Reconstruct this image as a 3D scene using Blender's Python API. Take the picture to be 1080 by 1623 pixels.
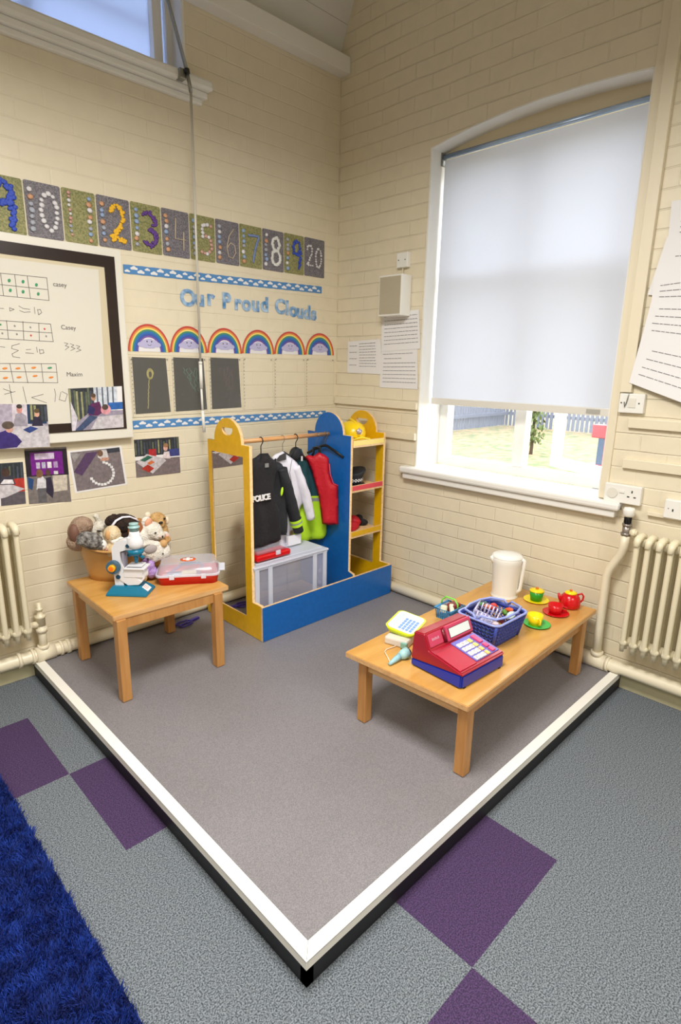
import bpy, bmesh, math, random
import numpy as np
from mathutils import Vector, Matrix, noise
from mathutils.geometry import delaunay_2d_cdt
PI = math.pi
R = math.radians
random.seed(7)
for o in list(bpy.data.objects): bpy.data.objects.remove(o)
SC = bpy.context.scene
COL = SC.collection

# ------------------------------------------------------------------ camera
CAM = Vector((-2.86545865, -2.96159871, 1.55432601))
YAW, PITCH, ROLL, FPX = R(44.70259345), R(-14.26479355), R(1.06198594), 908.9964
fw = Vector((math.sin(YAW)*math.cos(PITCH), math.cos(YAW)*math.cos(PITCH), math.sin(PITCH)))
r0 = fw.cross(Vector((0, 0, 1))).normalized(); u0 = r0.cross(fw)
rt = math.cos(ROLL)*r0 + math.sin(ROLL)*u0
up = -math.sin(ROLL)*r0 + math.cos(ROLL)*u0
cd = bpy.data.cameras.new('camera'); cam = bpy.data.objects.new('camera', cd); COL.objects.link(cam)
M = Matrix.Identity(4)
for i in range(3):
    M[i][0], M[i][1], M[i][2], M[i][3] = rt[i], up[i], -fw[i], CAM[i]
cam.matrix_world = M
cd.sensor_fit = 'VERTICAL'; cd.sensor_height = 36; cd.sensor_width = 36
cd.lens = 36*FPX/1623; cd.clip_start = .05; cd.clip_end = 100
SC.camera = cam
def ray(px, py): return fw + rt*((px-540)/FPX) - up*((py-811.5)/FPX)
def at(px, py, ax, v):                       # measured point of the photo -> place on a real plane (x, y or z = v)
    d = ray(px, py); return CAM + d*((v-CAM[ax])/d[ax])
def onp(px, py, p0, ang):                    # -> (s, z) on a vertical plane through p0 along ang
    d = ray(px, py); n = Vector((-math.sin(ang), math.cos(ang), 0))
    t = (Vector((p0[0], p0[1], 0))-CAM).dot(n)/d.dot(n); q = CAM+d*t
    return ((q.x-p0[0])*math.cos(ang)+(q.y-p0[1])*math.sin(ang), q.z)

# ------------------------------------------------------------------ view, world, lights
SC.view_settings.view_transform = 'Standard'; SC.view_settings.look = 'None'
SC.view_settings.exposure = -0.13; SC.view_settings.gamma = 1.0; SC.view_settings.use_curve_mapping = False
w = bpy.data.worlds.new('world'); SC.world = w; w.use_nodes = True
bg = w.node_tree.nodes['Background']; bg.inputs[0].default_value = (.90, .95, 1, 1); bg.inputs[1].default_value = 7.0
def area(name, loc, size, power, color=(1, .97, .92), rot=(0, 0, 0), sy=None):
    l = bpy.data.lights.new(name, 'AREA'); l.energy = power; l.color = color; l.size = size
    if sy: l.shape = 'RECTANGLE'; l.size_y = sy
    o = bpy.data.objects.new(name, l); COL.objects.link(o); o.location = loc; o.rotation_euler = rot
    return o
area('ceiling_light', (-2.0, -1.9, 2.8), .7, 84, sy=.7)
area('ceiling_light', (-4.3, -3.0, 3.0), 1.2, 76, sy=1.2)
area('ceiling_light', (-1.9, -4.8, 3.0), 1.2, 76, sy=1.2)

# ------------------------------------------------------------------ materials
MT = {}
def L(c):                                    # sRGB 0-255 -> linear
    return tuple(((v/255)/12.92 if v/255 <= .04045 else ((v/255+.055)/1.055)**2.4) for v in c)
def mat(name, c, rough=.5, metal=0, spec=.5, bump=0, bscale=50, var=0, vscale=5, trans=0, emit=None, coat=0, c2=None):
    if name in MT: return MT[name]
    m = bpy.data.materials.new(name); m.use_nodes = True; MT[name] = m
    n, l = m.node_tree.nodes, m.node_tree.links; b = n['Principled BSDF']; lc = L(c)
    b.inputs['Base Color'].default_value = (*lc, 1); b.inputs['Roughness'].default_value = rough
    b.inputs['Metallic'].default_value = metal; b.inputs['Specular IOR Level'].default_value = spec
    b.inputs['Transmission Weight'].default_value = trans; b.inputs['Coat Weight'].default_value = coat
    tc = n.new('ShaderNodeTexCoord')
    if var or c2:
        t = n.new('ShaderNodeTexNoise'); t.inputs['Scale'].default_value = vscale; t.inputs['Detail'].default_value = 5
        l.new(tc.outputs['Object'], t.inputs['Vector'])
        rp = n.new('ShaderNodeValToRGB'); l.new(t.outputs['Fac'], rp.inputs[0])
        a = L(c2) if c2 else tuple(v*(1-var) for v in lc); bb = lc if c2 else tuple(min(1, v*(1+var)) for v in lc)
        rp.color_ramp.elements[0].position = .35; rp.color_ramp.elements[1].position = .65
        rp.color_ramp.elements[0].color = (*a, 1); rp.color_ramp.elements[1].color = (*bb, 1)
        l.new(rp.outputs[0], b.inputs['Base Color'])
    if bump:
        t = n.new('ShaderNodeTexNoise'); t.inputs['Scale'].default_value = bscale; t.inputs['Detail'].default_value = 3
        l.new(tc.outputs['Object'], t.inputs['Vector'])
        bm_ = n.new('ShaderNodeBump'); bm_.inputs['Strength'].default_value = bump; bm_.inputs['Distance'].default_value = .01
        l.new(t.outputs['Fac'], bm_.inputs['Height']); l.new(bm_.outputs[0], b.inputs['Normal'])
    return m
def wood(name, ca, cb, scale=(3, 40, 40), rough=.35):
    m = bpy.data.materials.new(name); m.use_nodes = True; n, l = m.node_tree.nodes, m.node_tree.links; b = n['Principled BSDF']
    tc = n.new('ShaderNodeTexCoord'); mp = n.new('ShaderNodeMapping'); mp.inputs['Scale'].default_value = scale
    l.new(tc.outputs['Object'], mp.inputs[0]); t = n.new('ShaderNodeTexNoise'); t.inputs['Scale'].default_value = 1.5
    t.inputs['Detail'].default_value = 6; t.inputs['Distortion'].default_value = .6; l.new(mp.outputs[0], t.inputs[0])
    rp = n.new('ShaderNodeValToRGB'); l.new(t.outputs['Fac'], rp.inputs[0])
    rp.color_ramp.elements[0].position = .3; rp.color_ramp.elements[1].position = .7
    rp.color_ramp.elements[0].color = (*L(ca), 1); rp.color_ramp.elements[1].color = (*L(cb), 1)
    l.new(rp.outputs[0], b.inputs['Base Color']); b.inputs['Roughness'].default_value = rough
    return m
def brick_mat(name, axis, c=(229, 218, 192), st=.8):
    m = bpy.data.materials.new(name); m.use_nodes = True; n, l = m.node_tree.nodes, m.node_tree.links; b = n['Principled BSDF']
    g = n.new('ShaderNodeNewGeometry'); sp = n.new('ShaderNodeSeparateXYZ'); l.new(g.outputs['Position'], sp.inputs[0])
    nz = n.new('ShaderNodeTexNoise'); nz.inputs['Scale'].default_value = 2.2; l.new(g.outputs['Position'], nz.inputs['Vector'])
    ma = n.new('ShaderNodeMath'); ma.operation = 'MULTIPLY_ADD'; l.new(nz.outputs['Fac'], ma.inputs[0]); ma.inputs[1].default_value = .02
    ad = n.new('ShaderNodeMath'); ad.operation = 'SUBTRACT'; l.new(sp.outputs[2], ad.inputs[0]); ad.inputs[1].default_value = .069+.01
    l.new(ad.outputs[0], ma.inputs[2])
    cb = n.new('ShaderNodeCombineXYZ'); l.new(sp.outputs[axis], cb.inputs[0]); l.new(ma.outputs[0], cb.inputs[1])
    br = n.new('ShaderNodeTexBrick'); l.new(cb.outputs[0], br.inputs['Vector'])
    br.inputs['Scale'].default_value = 1; br.inputs['Brick Width'].default_value = .24; br.inputs['Row Height'].default_value = .08
    br.inputs['Mortar Size'].default_value = .0045; br.inputs['Mortar Smooth'].default_value = .7; br.inputs['Bias'].default_value = 0
    n2 = n.new('ShaderNodeTexNoise'); n2.inputs['Scale'].default_value = 14; n2.inputs['Detail'].default_value = 6; l.new(g.outputs['Position'], n2.inputs['Vector'])
    h = n.new('ShaderNodeMath'); h.operation = 'MULTIPLY_ADD'; l.new(n2.outputs['Fac'], h.inputs[0]); h.inputs[1].default_value = .45
    b2 = n.new('ShaderNodeTexBrick'); l.new(cb.outputs[0], b2.inputs['Vector']); b2.inputs['Scale'].default_value = 1; b2.inputs['Brick Width'].default_value = 200; b2.inputs['Row Height'].default_value = .08
    b2.inputs['Mortar Size'].default_value = .0045; b2.inputs['Mortar Smooth'].default_value = .7; b2.inputs['Bias'].default_value = 0
    m1 = n.new('ShaderNodeMath'); m1.operation = 'MULTIPLY'; m1.inputs[1].default_value = .55; l.new(b2.outputs['Fac'], m1.inputs[0])
    m2 = n.new('ShaderNodeMath'); m2.operation = 'MULTIPLY_ADD'; m2.inputs[1].default_value = .45; l.new(br.outputs['Fac'], m2.inputs[0]); l.new(m1.outputs[0], m2.inputs[2])
    iv = n.new('ShaderNodeMath'); iv.operation = 'MULTIPLY'; l.new(m2.outputs[0], iv.inputs[0])
    n3 = n.new('ShaderNodeTexNoise'); n3.inputs['Scale'].default_value = 3.1; n3.inputs['Detail'].default_value = 2; l.new(g.outputs['Position'], n3.inputs['Vector'])
    mr = n.new('ShaderNodeMapRange'); mr.inputs[1].default_value = .35; mr.inputs[2].default_value = .65; mr.inputs[3].default_value = -.35; mr.inputs[4].default_value = -1.1
    l.new(n3.outputs['Fac'], mr.inputs[0]); l.new(mr.outputs[0], iv.inputs[1]); l.new(iv.outputs[0], h.inputs[2])
    bu = n.new('ShaderNodeBump'); bu.inputs['Strength'].default_value = st; bu.inputs['Distance'].default_value = .005
    l.new(h.outputs[0], bu.inputs['Height']); l.new(bu.outputs[0], b.inputs['Normal'])
    lc = L(c); b.inputs['Base Color'].default_value = (*lc, 1)
    rp = n.new('ShaderNodeValToRGB'); l.new(n2.outputs['Fac'], rp.inputs[0]); rp.color_ramp.elements[0].color = (*[v*.93 for v in lc], 1); rp.color_ramp.elements[1].color = (*[min(1, v*1.05) for v in lc], 1)
    l.new(rp.outputs[0], b.inputs['Base Color']); b.inputs['Roughness'].default_value = .42
    return m
def speck(name, c1, c2, scale, rough=.9, c3=None, bump=.3, lo=.42, hi=.58):
    m = bpy.data.materials.new(name); m.use_nodes = True; n, l = m.node_tree.nodes, m.node_tree.links; b = n['Principled BSDF']
    tc = n.new('ShaderNodeTexCoord'); t = n.new('ShaderNodeTexNoise'); t.inputs['Scale'].default_value = scale; t.inputs['Detail'].default_value = 2
    l.new(tc.outputs['Object'], t.inputs[0]); rp = n.new('ShaderNodeValToRGB'); l.new(t.outputs['Fac'], rp.inputs[0])
    e = rp.color_ramp.elements; e[0].position = lo; e[1].position = hi; e[0].color = (*L(c1), 1); e[1].color = (*L(c2), 1)
    out = rp.outputs[0]
    if c3:
        t2 = n.new('ShaderNodeTexNoise'); t2.inputs['Scale'].default_value = 2.5; t2.inputs['Detail'].default_value = 4; l.new(tc.outputs['Object'], t2.inputs[0])
        mx = n.new('ShaderNodeMix'); mx.data_type = 'RGBA'; mx.blend_type = 'MULTIPLY'
        r2 = n.new('ShaderNodeValToRGB'); r2.color_ramp.elements[0].position = .4; r2.color_ramp.elements[1].position = .65
        r2.color_ramp.elements[0].color = (1, 1, 1, 1); r2.color_ramp.elements[1].color = (*c3, 1); l.new(t2.outputs['Fac'], r2.inputs[0])
        mx.inputs[0].default_value = 1; l.new(out, mx.inputs[6]); l.new(r2.outputs[0], mx.inputs[7]); out = mx.outputs[2]
    l.new(out, b.inputs['Base Color']); b.inputs['Roughness'].default_value = rough
    if bump:
        bu = n.new('ShaderNodeBump'); bu.inputs['Strength'].default_value = bump; bu.inputs['Distance'].default_value = .004
        l.new(t.outputs['Fac'], bu.inputs['Height']); l.new(bu.outputs[0], b.inputs['Normal'])
    return m
def clear(name, c, alpha=.6, rough=.25, tr=.0):      # thin clear or cloudy plastic / glass
    m = bpy.data.materials.new(name); m.use_nodes = True; n, l = m.node_tree.nodes, m.node_tree.links
    b = n['Principled BSDF']; b.inputs['Base Color'].default_value = (*L(c), 1); b.inputs['Roughness'].default_value = rough
    t = n.new('ShaderNodeBsdfTransparent'); mx = n.new('ShaderNodeMixShader'); mx.inputs[0].default_value = alpha
    out = n['Material Output']; l.new(t.outputs[0], mx.inputs[1]); l.new(b.outputs[0], mx.inputs[2]); l.new(mx.outputs[0], out.inputs[0])
    return m
def blind_mat(name, c, tc_, k):
    m = bpy.data.materials.new(name); m.use_nodes = True; n, l = m.node_tree.nodes, m.node_tree.links
    d = n.new('ShaderNodeBsdfDiffuse'); d.inputs[0].default_value = (*L(c), 1)
    t = n.new('ShaderNodeBsdfTranslucent'); t.inputs[0].default_value = (*L(tc_), 1)
    mx = n.new('ShaderNodeMixShader'); mx.inputs[0].default_value = k; l.new(d.outputs[0], mx.inputs[1]); l.new(t.outputs[0], mx.inputs[2])
    l.new(mx.outputs[0], n['Material Output'].inputs[0]); return m

W_WALL_L = brick_mat('painted_brick_left', 0, st=.5); W_WALL_R = brick_mat('painted_brick_right', 1)
CREAM = mat('cream_paint', (229, 218, 192), .4, bump=.15, bscale=12)
PLAST = mat('cream_plaster', (228, 216, 186), .6)
WHITEP = mat('white_gloss_paint', (236, 234, 228), .3)
PLW = mat('white_plastic', (235, 233, 226), .35)
BLACKP = mat('black_plastic', (22, 22, 24), .4)
CARPET = speck('grey_carpet', (60, 67, 74), (132, 139, 146), 240, .95, bump=.3, lo=.38, hi=.62)
PURPLE = speck('purple_carpet', (48, 34, 66), (82, 58, 100), 240, .95, bump=.5)
VINYL = speck('grey_vinyl', (118, 115, 119), (138, 134, 137), 300, .55, c3=(.93, .925, .92), bump=.1)
YEL = mat('yellow_laminate', (222, 172, 8), .35, var=.05, vscale=30)
BLU = mat('blue_laminate', (10, 96, 176), .35, var=.06, vscale=40)
PLY = mat('plywood_edge', (226, 190, 140), .55, var=.12, vscale=60)
WT = wood('beech_veneer', (196, 144, 72), (214, 164, 92), (2.5, 14, 14), .25)
WL = wood('beech_solid', (176, 122, 66), (196, 144, 84), (30, 30, 3), .4)
WE = wood('beech_edge', (200, 152, 100), (220, 178, 124), (4, 40, 40), .4)
RADM = mat('cream_radiator_enamel', (232, 222, 192), .3)
PIPEM = mat('cream_pipe_paint', (234, 224, 198), .35, bump=.1, bscale=30)
PAPER = mat('white_paper', (232, 230, 230), .7)
INK = mat('black_ink', (40, 40, 42), .7)
STEEL = mat('grey_steel', (150, 150, 145), .3, .8)
GLASS = clear('window_glass', (235, 245, 255), .06, .02)
CLP = clear('cloudy_plastic', (225, 228, 252), .20, .25)
CLPK = clear('cloudy_plastic_thick', (236, 240, 255), .6, .3)

# ------------------------------------------------------------------ mesh helpers
def new(name, bm, m=None, parent=None, smooth=False, loc=None, rot=None, mats=None):
    me = bpy.data.meshes.new(name); bm.to_mesh(me); bm.free()
    o = bpy.data.objects.new(name, me); COL.objects.link(o)
    for x in (mats or ([m] if m else [])): me.materials.append(x)
    if smooth:
        for p in me.polygons: p.use_smooth = True
    if parent: o.parent = parent
    if loc: o.location = loc
    if rot: o.rotation_euler = rot
    return o
def tag(o, label, cat, group=None, kind=None):
    o['label'] = label; o['category'] = cat
    if group: o['group'] = group
    if kind: o['kind'] = kind
    return o
def thing(name, label, cat, loc=(0, 0, 0), rz=0, group=None):
    o = bpy.data.objects.new(name, None); COL.objects.link(o); o.location = loc; o.rotation_euler = (0, 0, rz); o.empty_display_size = .1
    return tag(o, label, cat, group)
def struct(o): o['kind'] = 'structure'; return o
def BM(): return bmesh.new()
def box(bm, x0, x1, y0, y1, z0, z1, T=None, mi=0, bev=0):
    r = bmesh.ops.create_cube(bm, size=1); vs = r['verts']
    for v in vs: v.co = Vector(((x0+x1)/2+v.co.x*(x1-x0), (y0+y1)/2+v.co.y*(y1-y0), (z0+z1)/2+v.co.z*(z1-z0)))
    fs = {f for v in vs for f in v.link_faces}
    for f in fs: f.material_index = mi
    if bev:
        es = {e for v in vs for e in v.link_edges}
        g = bmesh.ops.bevel(bm, geom=list(es), offset=bev, segments=2, affect='EDGES', profile=.5)
        vs = list({v for f in g['faces'] for v in f.verts} | {v for v in vs if v.is_valid})
        for f in {f for v in vs for f in v.link_faces}: f.material_index = mi
    if T is not None:
        for v in vs: v.co = T @ v.co
    return vs
def tube(bm, pts, r, seg=12, mi=0, caps=True, closed=False, flat=None):
    pts = [Vector(p) for p in pts]; n = len(pts); rs = r if isinstance(r, (list, tuple)) else [r]*n
    rings = []; prev = None
    for i, p in enumerate(pts):
        if closed: t = (pts[(i+1) % n]-pts[i-1]).normalized()
        else: t = (pts[min(i+1, n-1)]-pts[max(i-1, 0)]).normalized()
        if prev is None:
            a = Vector((0, 0, 1)) if abs(t.z) < .9 else Vector((1, 0, 0)); nx = t.cross(a).normalized()
        else: nx = (prev-t*prev.dot(t)).normalized()
        prev = nx; ny = t.cross(nx)
        k = flat or 1
        rings.append([bm.verts.new(p+(nx*math.cos(2*PI*j/seg)+ny*math.sin(2*PI*j/seg)*k)*rs[i]) for j in range(seg)])
    rng = range(n if closed else n-1)
    for i in rng:
        a, b = rings[i], rings[(i+1) % n]
        for j in range(seg):
            f = bm.faces.new((a[j], a[(j+1) % seg], b[(j+1) % seg], b[j])); f.material_index = mi; f.smooth = True
    if caps and not closed:
        f = bm.faces.new(rings[0][::-1]); f.material_index = mi; f = bm.faces.new(rings[-1]); f.material_index = mi
def cyl(bm, p0, p1, r, seg=20, mi=0, r1=None): tube(bm, [p0, p1], [r, r if r1 is None else r1], seg, mi)
def lathe(bm, prof, c=(0, 0, 0), seg=32, mi=0, sx=1, sy=1, T=None, closed=False):
    rings = []
    for (r, z) in prof:
        if r < 1e-5: vs = [bm.verts.new((c[0], c[1], c[2]+z))]
        else: vs = [bm.verts.new((c[0]+r*sx*math.cos(2*PI*j/seg), c[1]+r*sy*math.sin(2*PI*j/seg), c[2]+z)) for j in range(seg)]
        rings.append(vs)
    for a, b in zip(rings, rings[1:]):
        for j in range(seg):
            k = (j+1) % seg
            if len(a) == 1 and len(b) == 1: continue
            if len(a) == 1: f = bm.faces.new((a[0], b[k], b[j]))
            elif len(b) == 1: f = bm.faces.new((a[j], a[k], b[0]))
            else: f = bm.faces.new((a[j], a[k], b[k], b[j]))
            f.material_index = mi; f.smooth = True
    if T is not None:
        for rr in rings:
            for v in rr: v.co = T @ v.co
def ell(bm, c, r, rot=None, mi=0, sub=3):
    g = bmesh.ops.create_icosphere(bm, subdivisions=sub, radius=1); q = rot.to_matrix() if rot is not None and not isinstance(rot, Matrix) else rot
    for v in g['verts']:
        p = Vector((v.co.x*r[0], v.co.y*r[1], v.co.z*r[2]))
        if q is not None: p = q @ p
        v.co = p+Vector(c)
    for f in {f for v in g['verts'] for f in v.link_faces}: f.material_index = mi; f.smooth = True
def E3(x, y, z): 
    from mathutils import Euler
    return Euler((R(x), R(y), R(z))).to_matrix()
def poly(bm, pts, mi=0):
    f = bm.faces.new([bm.verts.new(p) for p in pts]); f.material_index = mi; return f
def prism(bm, pts, d, mi=0):                     # planar loop pts extruded by vector d
    a = [bm.verts.new(p) for p in pts]; b = [bm.verts.new(Vector(p)+Vector(d)) for p in pts]; n = len(pts)
    fs = [bm.faces.new(a[::-1]), bm.faces.new(b)]+[bm.faces.new((a[i], a[(i+1) % n], b[(i+1) % n], b[i])) for i in range(n)]
    for f in fs: f.material_index = mi
def curve_plate(name, outer, holes, th, O, U, V, m, medge, parent=None):
    # flat board with holes: 2-D loops placed at O + U*s + V*t, thickness th centred
    cu = bpy.data.curves.new(name, 'CURVE'); cu.dimensions = '2D'; cu.fill_mode = 'BOTH'; cu.extrude = th/2
    for lp in [outer]+holes:
        s = cu.splines.new('POLY'); s.points.add(len(lp)-1); s.use_cyclic_u = True
        for p, q in zip(s.points, lp): p.co = (q[0], q[1], 0, 1)
    tmp = bpy.data.objects.new('tmp', cu); COL.objects.link(tmp)
    dg = bpy.context.evaluated_depsgraph_get(); me = bpy.data.meshes.new_from_object(tmp.evaluated_get(dg)); bpy.data.objects.remove(tmp)
    me.materials.clear(); me.materials.append(m); me.materials.append(medge)
    for p in me.polygons: p.material_index = 0 if abs(p.normal.z) > .5 else 1
    U = Vector(U); V = Vector(V); N = U.cross(V); T = Matrix.Identity(4)
    for i in range(3): T[i][0], T[i][1], T[i][2], T[i][3] = U[i], V[i], N[i], O[i]
    me.transform(T); me.name = name
    o = bpy.data.objects.new(name, me); COL.objects.link(o)
    if parent: o.parent = parent
    return o
def text(name, s, size, m, O, U, V, parent=None, ext=.001, bold=0, align='LEFT', space=1):
    cu = bpy.data.curves.new(name, 'FONT'); cu.body = s; cu.size = size; cu.extrude = ext; cu.offset = bold; cu.align_x = align; cu.space_character = space
    tmp = bpy.data.objects.new('tmp', cu); COL.objects.link(tmp)
    dg = bpy.context.evaluated_depsgraph_get(); me = bpy.data.meshes.new_from_object(tmp.evaluated_get(dg)); bpy.data.objects.remove(tmp)
    me.materials.clear(); me.materials.append(m)
    U = Vector(U).normalized(); V = Vector(V).normalized(); N = U.cross(V); T = Matrix.Identity(4)
    for i in range(3): T[i][0], T[i][1], T[i][2], T[i][3] = U[i], V[i], N[i], O[i]
    me.transform(T); o = bpy.data.objects.new(name, me); COL.objects.link(o)
    if parent: o.parent = parent
    return o
def cloth(name, outline, th, frame, m, parent=None, fold=.012, ff=9, res=.014, front=None, seed=0, mats=None, mfun=None):
    # soft thick panel: 2-D outline, inflated, with vertical folds; frame = (origin, unit direction); front normal = right-hand of dir x up
    O, ang = frame; U = Vector((math.cos(ang), math.sin(ang), 0)); N = Vector((math.sin(ang), -math.cos(ang), 0))
    pts = []; n = len(outline)
    for i in range(n):
        a = Vector(outline[i]); b = Vector(outline[(i+1) % n]); k = max(1, int((b-a).length/res))
        for j in range(k): pts.append(a+(b-a)*j/k)
    nb = len(pts); arr = np.array([[p.x, p.y] for p in pts])
    x0, x1, y0, y1 = arr[:, 0].min(), arr[:, 0].max(), arr[:, 1].min(), arr[:, 1].max()
    def inside(p):
        c = False; j = nb-1
        for i in range(nb):
            xi, yi = arr[i]; xj, yj = arr[j]
            if (yi > p[1]) != (yj > p[1]) and p[0] < (xj-xi)*(p[1]-yi)/(yj-yi)+xi: c = not c
            j = i
        return c
    iy = y0+res/2
    while iy < y1:
        ix = x0+res/2
        while ix < x1:
            if inside((ix, iy)) and np.min(np.hypot(arr[:, 0]-ix, arr[:, 1]-iy)) > res*.6: pts.append(Vector((ix, iy)))
            ix += res
        iy += res
    vs, _, fs, ov, _, _ = delaunay_2d_cdt([Vector((p.x, p.y)) for p in pts], [], [list(range(nb))], 1, 1e-6)
    bm = BM(); F = []; B = []
    for v in vs:
        d = float(np.min(np.hypot(arr[:, 0]-v.x, arr[:, 1]-v.y))); t = th*math.sqrt(max(0, min(1, d/.03)))
        fo = fold*math.sin(v.x*2*PI*ff+3*noise.noise(Vector((v.x*4, v.y*3, seed))))*min(1, (y1-v.y)/(y1-y0)*1.6+.1)
        fo += fold*.9*noise.noise(Vector((v.x*14, v.y*9, seed+5)))
        base = Vector((O[0], O[1], 0))+U*v.x+Vector((0, 0, v.y))+N*fo
        F.append(bm.verts.new(base+N*t)); B.append(bm.verts.new(base-N*t) if d > 1e-4 else F[-1])
    for f in fs:
        for S, rev in ((F, False), (B, True)):
            q = [S[i] for i in f]; q = q[::-1] if rev else q
            try: ff_ = bm.faces.new(q)
            except ValueError: continue
            ff_.smooth = True
            if mfun:
                cx = sum(vs[i].x for i in f)/len(f); cy = sum(vs[i].y for i in f)/len(f); ff_.material_index = mfun(cx, cy)
    bmesh.ops.recalc_face_normals(bm, faces=bm.faces)
    return new(name, bm, m, parent, mats=mats)
def ribbon(bm, pts, wd, N, mi=0, off=0):          # flat stroke along pts, width wd, on plane with normal N
    N = Vector(N); pts = [Vector(p)+N*off for p in pts]
    for a, b in zip(pts, pts[1:]):
        t = (b-a)
        if t.length < 1e-6: continue
        t.normalize(); s = t.cross(N)*wd/2; e = t*wd*.3
        f = bm.faces.new([bm.verts.new(p) for p in (a-s-e, b-s+e, b+s+e, a+s-e)]); f.material_index = mi

# ================================================================== SETTING
# floor with carpet tiles of half a metre
GX, GY = -2.262, -.38
bm = BM()
xs = [-6.2, ]+[GX+.5*i for i in range(-7, 5)]+[.02]
ys = [-6.7]+[GY-.5*i for i in range(12, -1, -1)]+[.02]
xs = sorted(set(round(v, 4) for v in xs if v <= .02)); ys = sorted(set(round(v, 4) for v in ys))
purp = [(-2.762, -.88), (-2.262, -1.38), (-1.762, -2.38), (-2.262, -2.88), (-3.262, -.38), (-2.762, -3.38), (-1.762, -1.88)]
for a, b in zip(xs, xs[1:]):
    for c, d in zip(ys, ys[1:]):
        hit = any(abs(a-p[0]) < .02 and abs(c-p[1]) < .02 for p in purp)
        vs = [bm.verts.new(q) for q in ((a, c, 0), (b, c, 0), (b, d, 0), (a, d, 0))]
        f = bm.faces.new(vs); f.material_index = 1 if hit else 0
struct(new('floor', bm, mats=[CARPET, PURPLE]))
ZT = 5.2
# left wall (y = 0) with the high window opening
bm = BM()
box(bm, -1.09, .3, 0, .3, -.1, 3.42); box(bm, -6.3, -1.09, 0, .3, -.1, 2.90); box(bm, -6.3, -3.4, 0, .3, 2.9, ZT); box(bm, -3.4, -1.09, 0, .3, 3.42, ZT)
struct(new('wall_left', bm, W_WALL_L))
# right wall (x = 0) with arched opening
arch = [(-.731, 2.742), (-.85, 2.765), (-1.0, 2.787), (-1.2, 2.805), (-1.4, 2.813), (-1.6, 2.81), (-1.75, 2.802), (-1.887, 2.79)]
bm = BM()
box(bm, 0, .34, -.731, 0, -.1, ZT); box(bm, 0, .34, -6.7, -1.887, -.1, ZT); box(bm, 0, .34, -1.887, -.731, -.1, .9)
for (a, za), (b, zb) in zip(arch, arch[1:]):
    prism(bm, [(0, a, za), (0, b, zb), (0, b, ZT), (0, a, ZT)], (.34, 0, 0))
bmesh.ops.recalc_face_normals(bm, faces=bm.faces)
struct(new('wall_right', bm, W_WALL_R))
bm = BM(); box(bm, -6.3, -6.2, -6.7, .3, -.1, ZT); struct(new('wall_back', bm, PLAST))
bm = BM(); box(bm, -6.3, .3, -6.8, -6.7, -.1, ZT); struct(new('wall_front', bm, PLAST))
# ceiling: steep lower slope then flat
CEIL = mat('ceiling_board', (222, 219, 214), .6, var=.03, vscale=3)
bm = BM()
prof = [(.02, 3.37), (-.05, 3.55), (-.12, 3.70), (-.35, 4.1), (-.8, 4.6), (-1.5, 5.0), (-2.4, 5.15), (-6.8, 5.15)]
for (a, za), (b, zb) in zip(prof, prof[1:]):
    poly(bm, [(-6.3, a, za), (.02, a, za), (.02, b, zb), (-6.3, b, zb)])
struct(new('ceiling', bm, CEIL))
bm = BM(); 
for k in (0,): box(bm, -6, 0, -.176, -.168, 3.79, 3.80)
box(bm, -1.9, 0, -.052, -.045, 3.552, 3.556)
struct(new('trim_1', bm, mat('ceiling_joint', (170, 165, 158), .7)))
# wall plate under the slope
bm = BM(); box(bm, -1.085, -.001, -.085, .0, 3.285, 3.375, bev=.004); struct(new('trim_2', bm, WHITEP))
# skirting boards
SK = mat('cream_skirting', (206, 198, 162), .5, bump=.2, bscale=20)
bm = BM(); box(bm, -6.2, -.001, -.010, 0, 0, .125); struct(new('baseboard_left', bm, SK))
bm = BM(); box(bm, -.010, 0, -6.7, -.011, 0, .125); struct(new('baseboard_right', bm, SK))
# horizontal timber bands on the right wall
bm = BM(); box(bm, -.02, .0, -.73, -.002, 1.300, 1.345, bev=.003); box(bm, -.02, 0, -6.6, -1.98, 1.300, 1.345, bev=.003); struct(new('trim_3', bm, CREAM))
bm = BM(); box(bm, -.02, .0, -.73, -.002, 1.110, 1.155, bev=.003); box(bm, -.02, 0, -6.6, -1.98, 1.110, 1.155, bev=.003); struct(new('trim_4', bm, CREAM))
bm = BM(); box(bm, -.022, 0, -6.6, -2.12, .905, .925, bev=.003); struct(new('trim_7', bm, CREAM))
# vertical cable boxing beside the window
bm = BM(); box(bm, -.012, .0, -1.925, -1.888, .95, 5.1, bev=.002); box(bm, -.028, 0, -1.978, -1.927, 1.46, 5.1, bev=.003); struct(new('trim_5', bm, CREAM))

# ---------------- window_1: arched opening, frame, open casement
win = bpy.data.objects.new('window_1', None); COL.objects.link(win); win.location = (.2, -1.31, .945); struct(win); win['label'] = 'white framed arched window with an open casement'
def wp(name, bm, m, **k):
    o = new(name, bm, m, win, **k); o.matrix_parent_inverse = win.matrix_world.inverted() if False else Matrix.Translation((-.2, 1.31, -.945)); return o
bm = BM(); box(bm, .001, .335, -.739, -.731, .945, 2.742)
for (a, za), (b, zb) in zip(arch, arch[1:]): prism(bm, [(0.002, a, za-.006), (0.002, b, zb-.006), (0.002, b, zb), (0.002, a, za)], (.332, 0, 0))
box(bm, .001, .335, -1.887, -1.879, .945, 2.79)
wp('reveal_lining', bm, WHITEP)
bm = BM()
for (a, za), (b, zb) in zip(arch, arch[1:]): prism(bm, [(.122, a, 2.71), (.122, b, 2.71), (.122, b, zb-.004), (.122, a, za-.004)], (.02, 0, 0))
wp('arch_panel', bm, mat('beige_board', (206, 192, 160), .5))
bm = BM()
box(bm, .22, .29, -.80, -.739, .945, 2.72, bev=.004); box(bm, .22, .29, -1.879, -1.83, .945, 2.72, bev=.004)
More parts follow.
